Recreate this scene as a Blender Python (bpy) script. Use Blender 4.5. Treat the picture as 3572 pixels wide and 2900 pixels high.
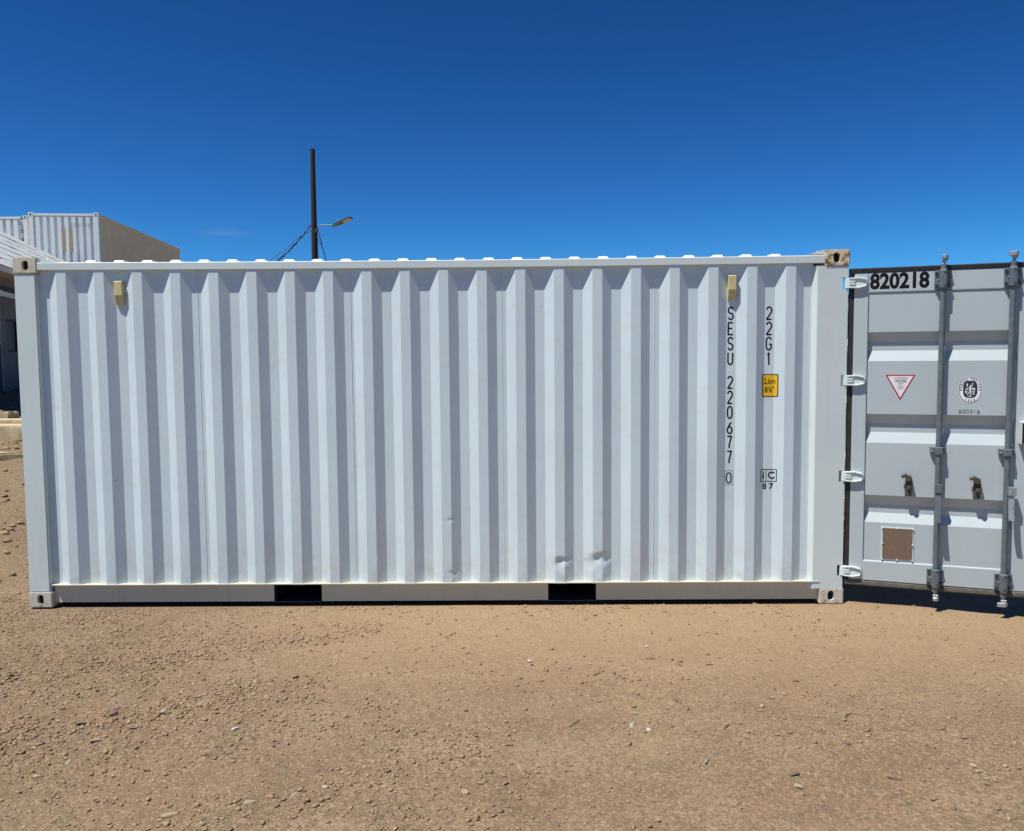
import bpy, bmesh, math, random
import numpy as np
from mathutils import Vector, Matrix

for o in list(bpy.data.objects):
    bpy.data.objects.remove(o)
scene = bpy.context.scene
COL = scene.collection
R = math.radians

# ------------------------------------------------------------------ camera
cam_d = bpy.data.cameras.new('camera')
cam = bpy.data.objects.new('camera', cam_d)
COL.objects.link(cam)
scene.camera = cam
cam_d.sensor_fit = 'HORIZONTAL'
cam_d.sensor_width = 36.0
cam_d.lens = 2900.0 / 3572.0 * 36.0
cam_d.clip_start = 0.05
cam_d.clip_end = 5000
CX, CY, CZ = 3.6979, -6.0544, 1.8374
right = Vector((0.999894, 0.011877, -0.008382))
fwd = Vector((-0.012435, 0.997477, -0.069891))
up = right.cross(fwd)
m = Matrix((right, up, -fwd)).transposed().to_4x4()
m.translation = (CX, CY, CZ)
cam.matrix_world = m
scene.render.resolution_x = 1024
scene.render.resolution_y = 831

# ------------------------------------------------------------------ sky, sun, exposure
SUN_TO = Vector((-1.55, -1.0, 4.05)).normalized()      # direction towards the sun
elev = math.asin(SUN_TO.z)
rot = math.atan2(SUN_TO.x, SUN_TO.y)
world = bpy.data.worlds.new('World')
scene.world = world
world.use_nodes = True
wn = world.node_tree
wn.nodes.clear()
wo = wn.nodes.new('ShaderNodeOutputWorld')
wb = wn.nodes.new('ShaderNodeBackground')
ws = wn.nodes.new('ShaderNodeTexSky')
ws.sky_type = 'NISHITA'
ws.sun_disc = False
ws.sun_elevation = elev
ws.sun_rotation = rot
ws.altitude = 1800
ws.air_density = 1.0
ws.dust_density = 0.15
ws.ozone_density = 3.0
wb.inputs['Strength'].default_value = 0.075
# deep dry-air blue: contrast and tint over the whole sky
wg = wn.nodes.new('ShaderNodeGamma')
wg.inputs['Gamma'].default_value = 1.62
wm = wn.nodes.new('ShaderNodeMix')
wm.data_type = 'RGBA'; wm.blend_type = 'MULTIPLY'
wm.inputs[0].default_value = 1.0
wm.inputs[7].default_value = (0.0975, 0.2547, 0.3388, 1.0)
wn.links.new(ws.outputs[0], wg.inputs['Color'])
wn.links.new(wg.outputs[0], wm.inputs[6])
# one faint thin cloud low in the sky
wc = wn.nodes.new('ShaderNodeTexCoord')
CDIR = (fwd + right * ((785 - 1786) / 2900) - up * ((812 - 1450) / 2900)).normalized()
wsub = wn.nodes.new('ShaderNodeVectorMath'); wsub.operation = 'SUBTRACT'
wsub.inputs[1].default_value = CDIR
wn.links.new(wc.outputs['Generated'], wsub.inputs[0])
wsc = wn.nodes.new('ShaderNodeVectorMath'); wsc.operation = 'MULTIPLY'
wsc.inputs[1].default_value = (1 / 0.040, 1 / 0.2, 1 / 0.0060)
wn.links.new(wsub.outputs[0], wsc.inputs[0])
wl = wn.nodes.new('ShaderNodeVectorMath'); wl.operation = 'LENGTH'
wn.links.new(wsc.outputs[0], wl.inputs[0])
wr = wn.nodes.new('ShaderNodeMapRange'); wr.interpolation_type = 'SMOOTHSTEP'
wr.inputs['From Min'].default_value = 1.0; wr.inputs['From Max'].default_value = 0.0
wr.inputs['To Max'].default_value = 0.10
wn.links.new(wl.outputs['Value'], wr.inputs['Value'])
wnz = wn.nodes.new('ShaderNodeTexNoise'); wnz.inputs['Scale'].default_value = 1.6; wnz.inputs['Detail'].default_value = 3
wn.links.new(wsc.outputs[0], wnz.inputs['Vector'])
wmm = wn.nodes.new('ShaderNodeMath'); wmm.operation = 'MULTIPLY'
wn.links.new(wr.outputs[0], wmm.inputs[0]); wn.links.new(wnz.outputs['Fac'], wmm.inputs[1])
wcm = wn.nodes.new('ShaderNodeMix'); wcm.data_type = 'RGBA'
wn.links.new(wmm.outputs[0], wcm.inputs[0])
wn.links.new(wm.outputs[2], wcm.inputs[6])
wcm.inputs[7].default_value = (7.0, 7.5, 8.0, 1)
wn.links.new(wcm.outputs[2], wb.inputs['Color'])
wn.links.new(wb.outputs[0], wo.inputs['Surface'])

sun_d = bpy.data.lights.new('sun', 'SUN')
sun_d.energy = 4.6
sun_d.angle = R(0.53)
sun_d.color = (1.0, 0.965, 0.905)
sun = bpy.data.objects.new('sun', sun_d)
COL.objects.link(sun)
sun.rotation_euler = SUN_TO.to_track_quat('Z', 'Y').to_euler()
sun.location = (0, 0, 30)

scene.view_settings.view_transform = 'Standard'
scene.view_settings.look = 'None'
scene.view_settings.exposure = 0.45
scene.view_settings.gamma = 1.0
scene.view_settings.use_curve_mapping = False

# ------------------------------------------------------------------ material helpers
MATS = {}
def mat_new(name):
    mt = bpy.data.materials.new(name)
    mt.use_nodes = True
    nt = mt.node_tree
    bsdf = nt.nodes['Principled BSDF']
    MATS[name] = mt
    return mt, nt, bsdf
def nod(nt, typ, **kw):
    n = nt.nodes.new(typ)
    for k, v in kw.items():
        if k in n.inputs:
            n.inputs[k].default_value = v
        else:
            setattr(n, k, v)
    return n
def ramp(nt, fac, stops):
    r = nt.nodes.new('ShaderNodeValToRGB')
    cr = r.color_ramp
    while len(cr.elements) < len(stops):
        cr.elements.new(0.5)
    for e, (p, c) in zip(cr.elements, stops):
        e.position = p
        e.color = c if len(c) == 4 else (*c, 1)
    nt.links.new(fac, r.inputs[0])
    return r.outputs[0]
def mixc(nt, fac, a, b, blend='MIX'):
    n = nt.nodes.new('ShaderNodeMix')
    n.data_type = 'RGBA'
    n.blend_type = blend
    for sock, v in ((n.inputs[0], fac), (n.inputs[6], a), (n.inputs[7], b)):
        if hasattr(v, 'is_output'):
            nt.links.new(v, sock)
        elif isinstance(v, (int, float)):
            sock.default_value = v
        else:
            sock.default_value = (*v, 1) if len(v) == 3 else v
    return n.outputs[2]
def coords(nt, scale=(1, 1, 1), kind='Object'):
    tc = nt.nodes.new('ShaderNodeTexCoord')
    mp = nt.nodes.new('ShaderNodeMapping')
    mp.inputs['Scale'].default_value = scale
    nt.links.new(tc.outputs[kind], mp.inputs['Vector'])
    return mp.outputs[0]
def noise(nt, vec, scale, detail=4, rough=0.55):
    n = nod(nt, 'ShaderNodeTexNoise', Scale=scale, Detail=detail, Roughness=rough)
    nt.links.new(vec, n.inputs['Vector'])
    return n.outputs['Fac']
def bump(nt, bsdf, height, strength, dist):
    b = nod(nt, 'ShaderNodeBump', Strength=strength, Distance=dist)
    nt.links.new(height, b.inputs['Height'])
    nt.links.new(b.outputs[0], bsdf.inputs['Normal'])

def paint(name, base, dirt=0.25, rust=0.0, rough=0.42, dirtcol=(0.42, 0.36, 0.27), rustcut=0.62, splash=False):
    mt, nt, b = mat_new(name)
    v = coords(nt)
    vs = coords(nt, (9, 9, 0.7))
    big = noise(nt, v, 1.3, 5)
    streak = noise(nt, vs, 2.0, 5, 0.6)
    fine = noise(nt, v, 38, 4, 0.65)
    c = mixc(nt, ramp(nt, big, [(0.35, (0, 0, 0)), (0.75, (1, 1, 1))]), base, tuple(k * 0.91 for k in base))
    if splash:
        # soil splashed up by rain along the foot of the wall, rubbed scuffs higher up
        sp_ = nt.nodes.new('ShaderNodeSeparateXYZ'); nt.links.new(v, sp_.inputs[0])
        mr = nt.nodes.new('ShaderNodeMapRange'); mr.inputs['From Min'].default_value = 0.55; mr.inputs['From Max'].default_value = 0.16
        nt.links.new(sp_.outputs[2], mr.inputs['Value'])
        pw = nt.nodes.new('ShaderNodeMath'); pw.operation = 'MULTIPLY'
        nt.links.new(mr.outputs[0], pw.inputs[0]); nt.links.new(ramp(nt, noise(nt, v, 9, 6, 0.7), [(0.42, (0, 0, 0)), (0.70, (0.42,) * 3)]), pw.inputs[1])
        c = mixc(nt, pw.outputs[0], c, (0.44, 0.37, 0.27))
        sc_ = noise(nt, coords(nt, (2.2, 2.2, 14)), 3.0, 5, 0.65)
        c = mixc(nt, ramp(nt, sc_, [(0.68, (0, 0, 0)), (0.76, (0.30,) * 3)]), c, tuple(k * 0.72 for k in base))
    s = nt.nodes.new('ShaderNodeMath'); s.operation = 'MULTIPLY'
    nt.links.new(ramp(nt, streak, [(0.52, (0, 0, 0)), (0.80, (1, 1, 1))]), s.inputs[0])
    s.inputs[1].default_value = dirt
    c = mixc(nt, s.outputs[0], c, dirtcol)
    sp = nt.nodes.new('ShaderNodeMath'); sp.operation = 'MULTIPLY'
    nt.links.new(ramp(nt, fine, [(0.70, (0, 0, 0)), (0.78, (1, 1, 1))]), sp.inputs[0])
    sp.inputs[1].default_value = dirt * 0.9
    c = mixc(nt, sp.outputs[0], c, tuple(k * 0.8 for k in dirtcol))
    if rust > 0:
        rn = noise(nt, v, 17, 6, 0.7)
        rf = nt.nodes.new('ShaderNodeMath'); rf.operation = 'MULTIPLY'
        nt.links.new(ramp(nt, rn, [(rustcut - 0.10, (0, 0, 0)), (rustcut, (1, 1, 1))]), rf.inputs[0])
        rf.inputs[1].default_value = rust
        rc = mixc(nt, noise(nt, v, 60, 3), (0.30, 0.12, 0.03), (0.10, 0.035, 0.012))
        halo = nt.nodes.new('ShaderNodeMath'); halo.operation = 'MULTIPLY'
        nt.links.new(ramp(nt, rn, [(rustcut - 0.24, (0, 0, 0)), (rustcut, (1, 1, 1))]), halo.inputs[0])
        halo.inputs[1].default_value = rust * 0.55
        c = mixc(nt, halo.outputs[0], c, (0.55, 0.36, 0.12))
        c = mixc(nt, rf.outputs[0], c, rc)
    nt.links.new(c, b.inputs['Base Color'])
    b.inputs['Roughness'].default_value = rough
    nt.links.new(ramp(nt, big, [(0.3, (rough - 0.08,) * 3), (0.7, (rough + 0.12,) * 3)]), b.inputs['Roughness'])
    bump(nt, b, noise(nt, v, 24, 3), 0.06, 0.004)
    return mt
def plain(name, col, rough=0.6, metal=0.0, var=0.12, scale=30, bstr=0.0):
    mt, nt, b = mat_new(name)
    v = coords(nt)
    f = noise(nt, v, scale, 4)
    c = mixc(nt, ramp(nt, f, [(0.3, (0, 0, 0)), (0.7, (1, 1, 1))]), tuple(k * (1 - var) for k in col), tuple(min(1, k * (1 + var)) for k in col))
    nt.links.new(c, b.inputs['Base Color'])
    b.inputs['Roughness'].default_value = rough
    b.inputs['Metallic'].default_value = metal
    if bstr:
        bump(nt, b, f, bstr, 0.01)
    return mt

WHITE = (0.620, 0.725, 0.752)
M_wall = paint('white_paint_corrugated', WHITE, 0.12, 0.45, rustcut=0.785, splash=True)
M_frame = paint('white_paint_frame', (0.635, 0.715, 0.695), 0.14, 0.25, rustcut=0.80)
M_cast = paint('yellowed_casting_paint', (0.60, 0.57, 0.47), 0.60, 0.9, 0.6, rustcut=0.655)
M_castr = paint('rusty_casting_paint', (0.72, 0.67, 0.52), 0.35, 1.0, 0.6, rustcut=0.575)
M_castb = paint('dusty_casting_paint', (0.58, 0.57, 0.51), 0.7, 0.8, 0.65, rustcut=0.66)
M_rail = paint('tan_bottom_rail_paint', (0.62, 0.575, 0.435), 0.35, 0.3, 0.6, rustcut=0.78)  # warmer tan than the frame paint
M_roof = paint('roof_paint', (0.78, 0.79, 0.76), 0.15)
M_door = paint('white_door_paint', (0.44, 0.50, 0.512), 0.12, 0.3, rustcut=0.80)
M_vent = plain('cream_vent_plastic', (0.60, 0.51, 0.26), 0.5)
M_black = plain('black_lettering', (0.008, 0.009, 0.012), 0.8)
M_black.node_tree.nodes['Principled BSDF'].inputs['Specular IOR Level'].default_value = 0.15
M_rub = plain('black_rubber', (0.018, 0.017, 0.018), 0.6, var=0.3)
M_rubo = plain('dusty_rubber', (0.10, 0.095, 0.07), 0.8, var=0.35, scale=12)
M_galv = plain('galvanised_steel', (0.135, 0.165, 0.178), 0.5, 0.3, 0.18, 22)
M_galvl = plain('bright_galvanised_steel', (0.36, 0.39, 0.40), 0.4, 0.5, 0.2, 60)
M_bolt = plain('dark_bolt_steel', (0.06, 0.065, 0.07), 0.5, 0.6)
M_dark = plain('dark_steel', (0.03, 0.03, 0.032), 0.8)
M_catch = plain('dull_bronze_steel', (0.085, 0.078, 0.058), 0.6, 0.3, 0.25)
M_plate = plain('brown_plate', (0.17, 0.115, 0.075), 0.6, 0.0, 0.12, 40)
M_sty = plain('yellow_sticker', (0.80, 0.46, 0.01), 0.45, var=0.04)
M_stw = plain('white_sticker', (0.78, 0.78, 0.79), 0.4, var=0.03)
M_stp = plain('pink_white_sticker', (0.76, 0.72, 0.74), 0.4, var=0.04)
M_red = plain('red_sticker', (0.42, 0.012, 0.05), 0.45, var=0.08)
M_navy = plain('dark_sticker', (0.018, 0.028, 0.034), 0.45)
M_wood = plain('tarred_wood', (0.020, 0.013, 0.010), 0.85, var=0.4, scale=10, bstr=0.3)
M_cable = plain('black_cable', (0.010, 0.014, 0.022), 0.6)
M_lamp = plain('lamp_casing', (0.10, 0.11, 0.08), 0.5, 0.3)
M_lens = plain('lamp_lens', (0.70, 0.55, 0.22), 0.3)
M_arm = plain('galvanised_arm', (0.16, 0.24, 0.20), 0.5, 0.3)
M_bwall = paint('shaded_wall_paint', (0.17, 0.155, 0.142), 0.25, 0.0, 0.8)  # pale wall coloured dark to stand for the deep shade under the overhang
M_btrim = paint('pale_trim_paint', (0.70, 0.68, 0.60), 0.25)
M_shing = paint('white_roof_sheet', (0.68, 0.72, 0.68), 0.35, 0.0, 0.5)
M_glass = plain('dark_glass', (0.010, 0.013, 0.020), 0.55)
M_bdoor = plain('grey_green_door', (0.20, 0.235, 0.24), 0.5)
M_sand = plain('sandstone', (0.50, 0.40, 0.24), 0.9, var=0.25, scale=7, bstr=0.5)
M_fnd = plain('brown_fieldstone', (0.34, 0.25, 0.13), 0.9, var=0.4, scale=5, bstr=0.5)
M_farw = paint('far_container_paint', (0.70, 0.74, 0.76), 0.12)
M_far_bounce = paint('bounce_tinted_container_paint', (0.78, 0.68, 0.47), 0.35, 0.5, 0.8, rustcut=0.72)  # white paint tinted beige, carrying shade and warm ground bounce in its colour
M_grey = plain('faded_lettering', (0.22, 0.24, 0.26), 0.6)
M_tan = plain('tan_patch', (0.34, 0.28, 0.19), 0.7)
M_green = plain('green_mark', (0.06, 0.16, 0.05), 0.6)

# ------------------------------------------------------------------ mesh helpers
def tagk(o, label=None, cat=None, group=None, kind=None):
    if label: o['label'] = label
    if cat: o['category'] = cat
    if group: o['group'] = group
    if kind: o['kind'] = kind
    return o
def link(name, me, mt, parent=None):
    o = bpy.data.objects.new(name, me)
    COL.objects.link(o)
    if mt is not None and me is not None and not me.materials:
        me.materials.append(mt)
    o.parent = parent
    return o
def empty(name, loc=(0, 0, 0), rz=0):
    o = bpy.data.objects.new(name, None)
    COL.objects.link(o)
    o.location = loc
    o.rotation_euler = (0, 0, rz)
    o.empty_display_size = 0.2
    return o
class MB:
    def __init__(s):
        s.v = []; s.f = []
    def raw(s, vs, fs):
        n = len(s.v)
        s.v += [tuple(p) for p in vs]
        s.f += [tuple(i + n for i in f) for f in fs]
        return s
    def box(s, x0, x1, y0, y1, z0, z1):
        return s.raw([(x0, y0, z0), (x1, y0, z0), (x1, y1, z0), (x0, y1, z0), (x0, y0, z1), (x1, y0, z1), (x1, y1, z1), (x0, y1, z1)],
                     [(0, 3, 2, 1), (4, 5, 6, 7), (0, 1, 5, 4), (1, 2, 6, 5), (2, 3, 7, 6), (3, 0, 4, 7)])
    def prism_y(s, poly, y0, y1):        # poly of (x,z), counter-clockwise seen from -y
        n = len(poly)
        vs = [(x, y0, z) for x, z in poly] + [(x, y1, z) for x, z in poly]
        fs = [tuple(range(n)), tuple(range(2 * n - 1, n - 1, -1))]
        fs += [(i, i + n, (i + 1) % n + n, (i + 1) % n) for i in range(n)]
        return s.raw(vs, fs)
    def prism_x(s, poly, x0, x1):        # poly of (y,z)
        n = len(poly)
        vs = [(x0, y, z) for y, z in poly] + [(x1, y, z) for y, z in poly]
        fs = [tuple(range(n - 1, -1, -1)), tuple(range(n, 2 * n))]
        fs += [(i, (i + 1) % n, (i + 1) % n + n, i + n) for i in range(n)]
        return s.raw(vs, fs)
    def prism_z(s, poly, z0, z1):
        n = len(poly)
        vs = [(x, y, z0) for x, y in poly] + [(x, y, z1) for x, y in poly]
        fs = [tuple(range(n - 1, -1, -1)), tuple(range(n, 2 * n))]
        fs += [(i, (i + 1) % n, (i + 1) % n + n, i + n) for i in range(n)]
        return s.raw(vs, fs)
    def tube(s, pts, rad, n=10, cap=True):
        pts = [Vector(p) for p in pts]
        if not isinstance(rad, (list, tuple)):
            rad = [rad] * len(pts)
        rings = []
        prev = None
        for i, p in enumerate(pts):
            t = (pts[min(i + 1, len(pts) - 1)] - pts[max(i - 1, 0)]).normalized()
            if prev is None:
                a = t.orthogonal().normalized()
            else:
                a = (prev - t * prev.dot(t)).normalized()
            prev = a
            b = t.cross(a)
            rings.append([p + (a * math.cos(k * 2 * math.pi / n) + b * math.sin(k * 2 * math.pi / n)) * rad[i] for k in range(n)])
        vs = [q for r_ in rings for q in r_]
        fs = []
        for i in range(len(pts) - 1):
            for k in range(n):
                k2 = (k + 1) % n
                fs.append((i * n + k, i * n + k2, (i + 1) * n + k2, (i + 1) * n + k))
        if cap:
            fs.append(tuple(range(n - 1, -1, -1)))
            fs.append(tuple(range((len(pts) - 1) * n, len(pts) * n)))
        return s.raw(vs, fs)
    def build(s, name, mt, parent=None, bevel=0, seg=1, smooth=None):
        me = bpy.data.meshes.new(name)
        me.from_pydata(s.v, [], s.f)
        me.update()
        if bevel:
            bm = bmesh.new(); bm.from_mesh(me)
            bmesh.ops.recalc_face_normals(bm, faces=bm.faces[:])
            es = [e for e in bm.edges if len(e.link_faces) == 2 and e.calc_face_angle() > 0.5]
            bmesh.ops.bevel(bm, geom=es, offset=bevel, segments=seg, affect='EDGES', clamp_overlap=True)
            bm.to_mesh(me); bm.free()
        if smooth:
            me.polygons.foreach_set('use_smooth', [True] * len(me.polygons))
            me.set_sharp_from_angle(angle=R(smooth))
        return link(name, me, mt, parent)

# text: Blender's built-in font, as flat triangles in (x, z)
def font_mesh(body, size, bold=0.0, align='CENTER', xs=1.0, shear=0.0, spacing=1.0):
    cu = bpy.data.curves.new('t', 'FONT')
    cu.body = body; cu.size = size; cu.offset = bold; cu.align_x = align; cu.align_y = 'CENTER'
    cu.resolution_u = 4; cu.shear = shear; cu.space_character = spacing
    ob = bpy.data.objects.new('t', cu)
    me = bpy.data.meshes.new_from_object(ob)
    vs = [(v.co.x * xs, v.co.y) for v in me.vertices]
    fs = [tuple(p.vertices) for p in me.polygons]
    bpy.data.objects.remove(ob); bpy.data.meshes.remove(me); bpy.data.curves.remove(cu)
    return vs, fs
def put_font(mb, body, size, x, z, yfun, rotate=0.0, **kw):
    vs, fs = font_mesh(body, size, **kw)
    c, s_ = math.cos(rotate), math.sin(rotate)
    mb.raw([(x + a * c - b * s_, yfun(x + a * c - b * s_), z + a * s_ + b * c) for a, b in vs], fs)

# stencil strokes: glyphs as polylines in a box 0..1 wide, 0..1 high
def arc(cx, cy, rx, ry, a0, a1, n=14):
    return [(cx + rx * math.cos(R(a0 + (a1 - a0) * i / n)), cy + ry * math.sin(R(a0 + (a1 - a0) * i / n))) for i in range(n + 1)]
def sup(cx, cy, rx, ry, n=32, e=2.6):
    out = []
    for i in range(n + 1):
        a = 2 * math.pi * i / n
        c, s_ = math.cos(a), math.sin(a)
        out.append((cx + rx * math.copysign(abs(c) ** (2 / e), c), cy + ry * math.copysign(abs(s_) ** (2 / e), s_)))
    return out
GL = {
    '0': [sup(.5, .5, .5, .5)],
    '1': [[(.28, .80), (.55, 1.0), (.55, 0)]],
    '2': [arc(.5, .72, .5, .28, 165, -25) + [(.0, 0.0), (1, 0.0)]],
    '6': [[(.85, 1.0), (.45, .78), (.12, .5)] + arc(.5, .30, .5, .30, 150, -210, 24)],
    '7': [[(0, 1), (1, 1), (.72, .62), (.52, .32), (.42, 0)]],
    '8': [sup(.5, .75, .42, .25, 24, 2.2), sup(.5, .26, .5, .26, 24, 2.2)],
    'S': [arc(.5, .75, .5, .25, 20, 270, 16)[:-1] + arc(.5, .25, .5, .25, 90, -160, 16)],
    'E': [[(1, 1), (0, 1), (0, 0), (1, 0)], [(0, .52), (.85, .52)]],
    'U': [[(0, 1), (0, .28)] + arc(.5, .26, .5, .26, 180, 360, 12) + [(1, .28), (1, 1)]],
    'G': [arc(.5, .72, .5, .28, 20, 180, 10) + arc(.5, .28, .5, .28, 180, 360, 12) + [(1, .45), (.55, .45)]],
    'C': [arc(.5, .5, .5, .5, 45, 315, 22)],
    'Z': [[(0, 1), (1, 1), (0, 0), (1, 0)]],
    'i': [[(.5, .66), (.5, 0)], [(.5, .92), (.5, .82)]],
    'B': [[(0, 0), (0, 1), (.55, 1)] + arc(.55, .76, .4, .24, 90, -90, 8) + [(0, .52)], [(.55, .52)] + arc(.58, .26, .42, .26, 90, -90, 8) + [(0, 0)]],
}
def stroke(mb, line, w, x0, z0, sx, sz, yfun, step=0.004):
    P = [Vector((x0 + a * sx, z0 + b * sz)) for a, b in line]
    Q = [P[0]]
    for a, b in zip(P[:-1], P[1:]):
        d = (b - a).length
        k = max(1, int(d / step))
        Q += [a + (b - a) * (i / k) for i in range(1, k + 1)]
    closed = (P[0] - P[-1]).length < 1e-5
    L_, R_ = [], []
    for i, q in enumerate(Q):
        a = Q[i - 1] if i > 0 else (Q[-2] if closed else q)
        b = Q[i + 1] if i < len(Q) - 1 else (Q[1] if closed else q)
        t = (b - a)
        t = t.normalized() if t.length > 1e-9 else Vector((1, 0))
        nn = Vector((-t.y, t.x)) * (w / 2)
        L_.append(q + nn); R_.append(q - nn)
    n = len(Q)
    vs = [(p.x, yfun(p.x), p.y) for p in L_] + [(p.x, yfun(p.x), p.y) for p in R_]
    fs = [(i, i + n, i + n + 1, i + 1) for i in range(n - 1)]
    mb.raw(vs, fs)
def glyph(mb, ch, x0, z0, sx, sz, w, yfun):
    for ln in GL[ch]:
        stroke(mb, ln, w, x0, z0, sx, sz, yfun)

# numpy value noise
_rng = np.random.RandomState(7)
_tab = _rng.rand(256, 256)
def vnoise(x, y, s=0):
    x = np.asarray(x, float) + s * 17.13; y = np.asarray(y, float) + s * 31.7
    xi = np.floor(x).astype(int); yi = np.floor(y).astype(int)
    fx = x - xi; fy = y - yi
    fx = fx * fx * (3 - 2 * fx); fy = fy * fy * (3 - 2 * fy)
    g = lambda a, b: _tab[a & 255, b & 255]
    return (g(xi, yi) * (1 - fx) + g(xi + 1, yi) * fx) * (1 - fy) + (g(xi, yi + 1) * (1 - fx) + g(xi + 1, yi + 1) * fx) * fy
def fbm(x, y, o=4, s=0):
    t = 0; a = 0.5; f = 1.0
    for i in range(o):
        t = t + a * vnoise(x * f, y * f, s + i); a *= 0.5; f *= 2.03
    return t
def sstep(a, b, t):
    t = np.clip((np.asarray(t, float) - a) / (b - a), 0, 1)
    return t * t * (3 - 2 * t)

# ------------------------------------------------------------------ ground
def terrain(x, y):
    x = np.asarray(x, float); y = np.asarray(y, float)
    back = 1.2 * sstep(5.0, 12.0, y) + 0.90 * sstep(12.0, 22.0, y)
    bank = np.interp(y, [0, .3, 1.2, 3.3, 4.2, 5.0, 6.2, 7.0, 10.5, 22, 30], [0, .02, .15, .56, .66, .74, .84, .93, 1.12, 2.06, 2.10])
    k = 1 - sstep(-1.6, -.25, x)
    return back * (1 - k) + bank * k
WINDROWS = [((-.4, -1.75), (2.7, -.50), .13, .020), ((.7, -2.65), (2.5, -1.50), .16, .022), ((2.1, -3.0), (3.7, -2.15), .14, .010), ((-.6, -2.6), (1.2, -2.0), .12, .014)]
def windrow(x, y):
    t_ = 0.0
    for (ax, ay), (bx_, by_), w, h_ in WINDROWS:
        dx, dy = bx_ - ax, by_ - ay
        L2 = dx * dx + dy * dy
        u = ((x - ax) * dx + (y - ay) * dy) / L2
        d = ((x - ax) * -dy + (y - ay) * dx) / math.sqrt(L2) + (fbm(x * 1.7, y * 1.7, 3, 51) - .44) * .5
        g = np.exp(-(d / w) ** 2) * sstep(-.1, .12, u) * (1 - sstep(.85, 1.1, u))
        t_ = t_ + g * h_ / .022
    return np.clip(t_, 0, 1.2)
def ground_h(x, y):
    x = np.asarray(x, float); y = np.asarray(y, float)
    near = 1 - sstep(25, 60, np.abs(x) + np.abs(y))
    h = (fbm(x * 0.7, y * 0.7, 3, 1) - 0.44) * 0.05
    h = h + (fbm(x * 4.0, y * 4.0, 3, 5) - 0.44) * 0.020
    h = h + (fbm(x * 17.0, y * 17.0, 3, 9) - 0.44) * 0.010
    h = h + (np.abs(fbm(x * 33.0, y * 33.0, 2, 14) - 0.37)) * 0.016 - 0.002
    lefty = 1 - sstep(1.2, 3.6, x)
    h = h + (fbm(x * 6.0, y * 9.0, 4, 21) - 0.44) * 0.034 * (0.25 + lefty)
    h = h + windrow(x, y) * (0.012 + 0.020 * (fbm(x * 12, y * 12, 3, 61) - .3))
    # soil trodden up against the right half of the container, washed away at its left corner
    front = np.exp(-((y + 0.12) / 0.22) ** 2)
    h = h * (1 - 0.75 * front) + front * (0.018 * sstep(1.5, 4.0, x) - 0.012 * (1 - sstep(0.2, 1.6, x)))
    under = sstep(-0.06, 0.05, y) * (1 - sstep(2.40, 2.6, y)) * sstep(-0.06, 0.03, x) * (1 - sstep(6.02, 6.12, x))
    h = h * (1 - under) - 0.012 * under
    return terrain(x, y) + h * near
def axis(dense, coarse):
    a = sorted(set(np.round(np.concatenate(dense + coarse), 5).tolist()))
    return np.array(a)
geo = np.geomspace(1, 700, 26)
gx = axis([np.arange(-0.4, 8.2, 0.022)], [np.arange(-9.0, -0.4, 0.07), np.arange(8.2, 12, 0.25), 12 + geo, -9 - geo])
gy = axis([np.arange(-3.7, 0.16, 0.020)], [np.arange(0.16, 3, 0.09), np.arange(3, 11.5, 0.07), np.arange(11.5, 30, 0.6), np.arange(-7, -3.7, 0.25), 30 + geo, -7 - geo])
GX, GY = np.meshgrid(gx, gy)
GZ = ground_h(GX, GY)
nx, ny = len(gx), len(gy)
gv = np.stack([GX.ravel(), GY.ravel(), GZ.ravel()], 1)
ii = np.arange(nx * ny).reshape(ny, nx)
gf = np.stack([ii[:-1, :-1].ravel(), ii[:-1, 1:].ravel(), ii[1:, 1:].ravel(), ii[1:, :-1].ravel()], 1)
def np_mesh(name, verts, faces):
    me = bpy.data.meshes.new(name)
    k = faces.shape[1]
    me.vertices.add(len(verts)); me.vertices.foreach_set('co', verts.astype(np.float32).ravel())
    me.loops.add(faces.size); me.loops.foreach_set('vertex_index', faces.astype(np.int32).ravel())
    me.polygons.add(len(faces)); me.polygons.foreach_set('loop_start', np.arange(0, faces.size, k, dtype=np.int32))
    me.update(calc_edges=True); me.validate()
    return me
mt, nt, b = mat_new('dirt')
v = coords(nt)
big = noise(nt, v, 0.85, 6, 0.62)
mid = noise(nt, v, 2.4, 6, 0.65)
fine = noise(nt, v, 45, 5, 0.7)
grit = noise(nt, v, 210, 3, 0.7)
def voro(scale, feature='F1'):
    q = nt.nodes.new('ShaderNodeTexVoronoi'); q.feature = feature
    q.inputs['Scale'].default_value = scale
    nt.links.new(v, q.inputs['Vector']); return q
def math2(op, a, b_):
    q = nt.nodes.new('ShaderNodeMath'); q.operation = op
    for s__, v__ in zip(q.inputs, (a, b_)):
        if isinstance(v__, (int, float)): s__.default_value = v__
        else: nt.links.new(v__, s__)
    return q.outputs[0]
c = mixc(nt, ramp(nt, big, [(0.36, (0, 0, 0)), (0.62, (1, 1, 1))]), (0.222, 0.133, 0.076), (0.222, 0.160, 0.080))
c = mixc(nt, ramp(nt, mid, [(0.40, (0, 0, 0)), (0.66, (0.9,) * 3)]), c, (0.146, 0.100, 0.055))
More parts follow.
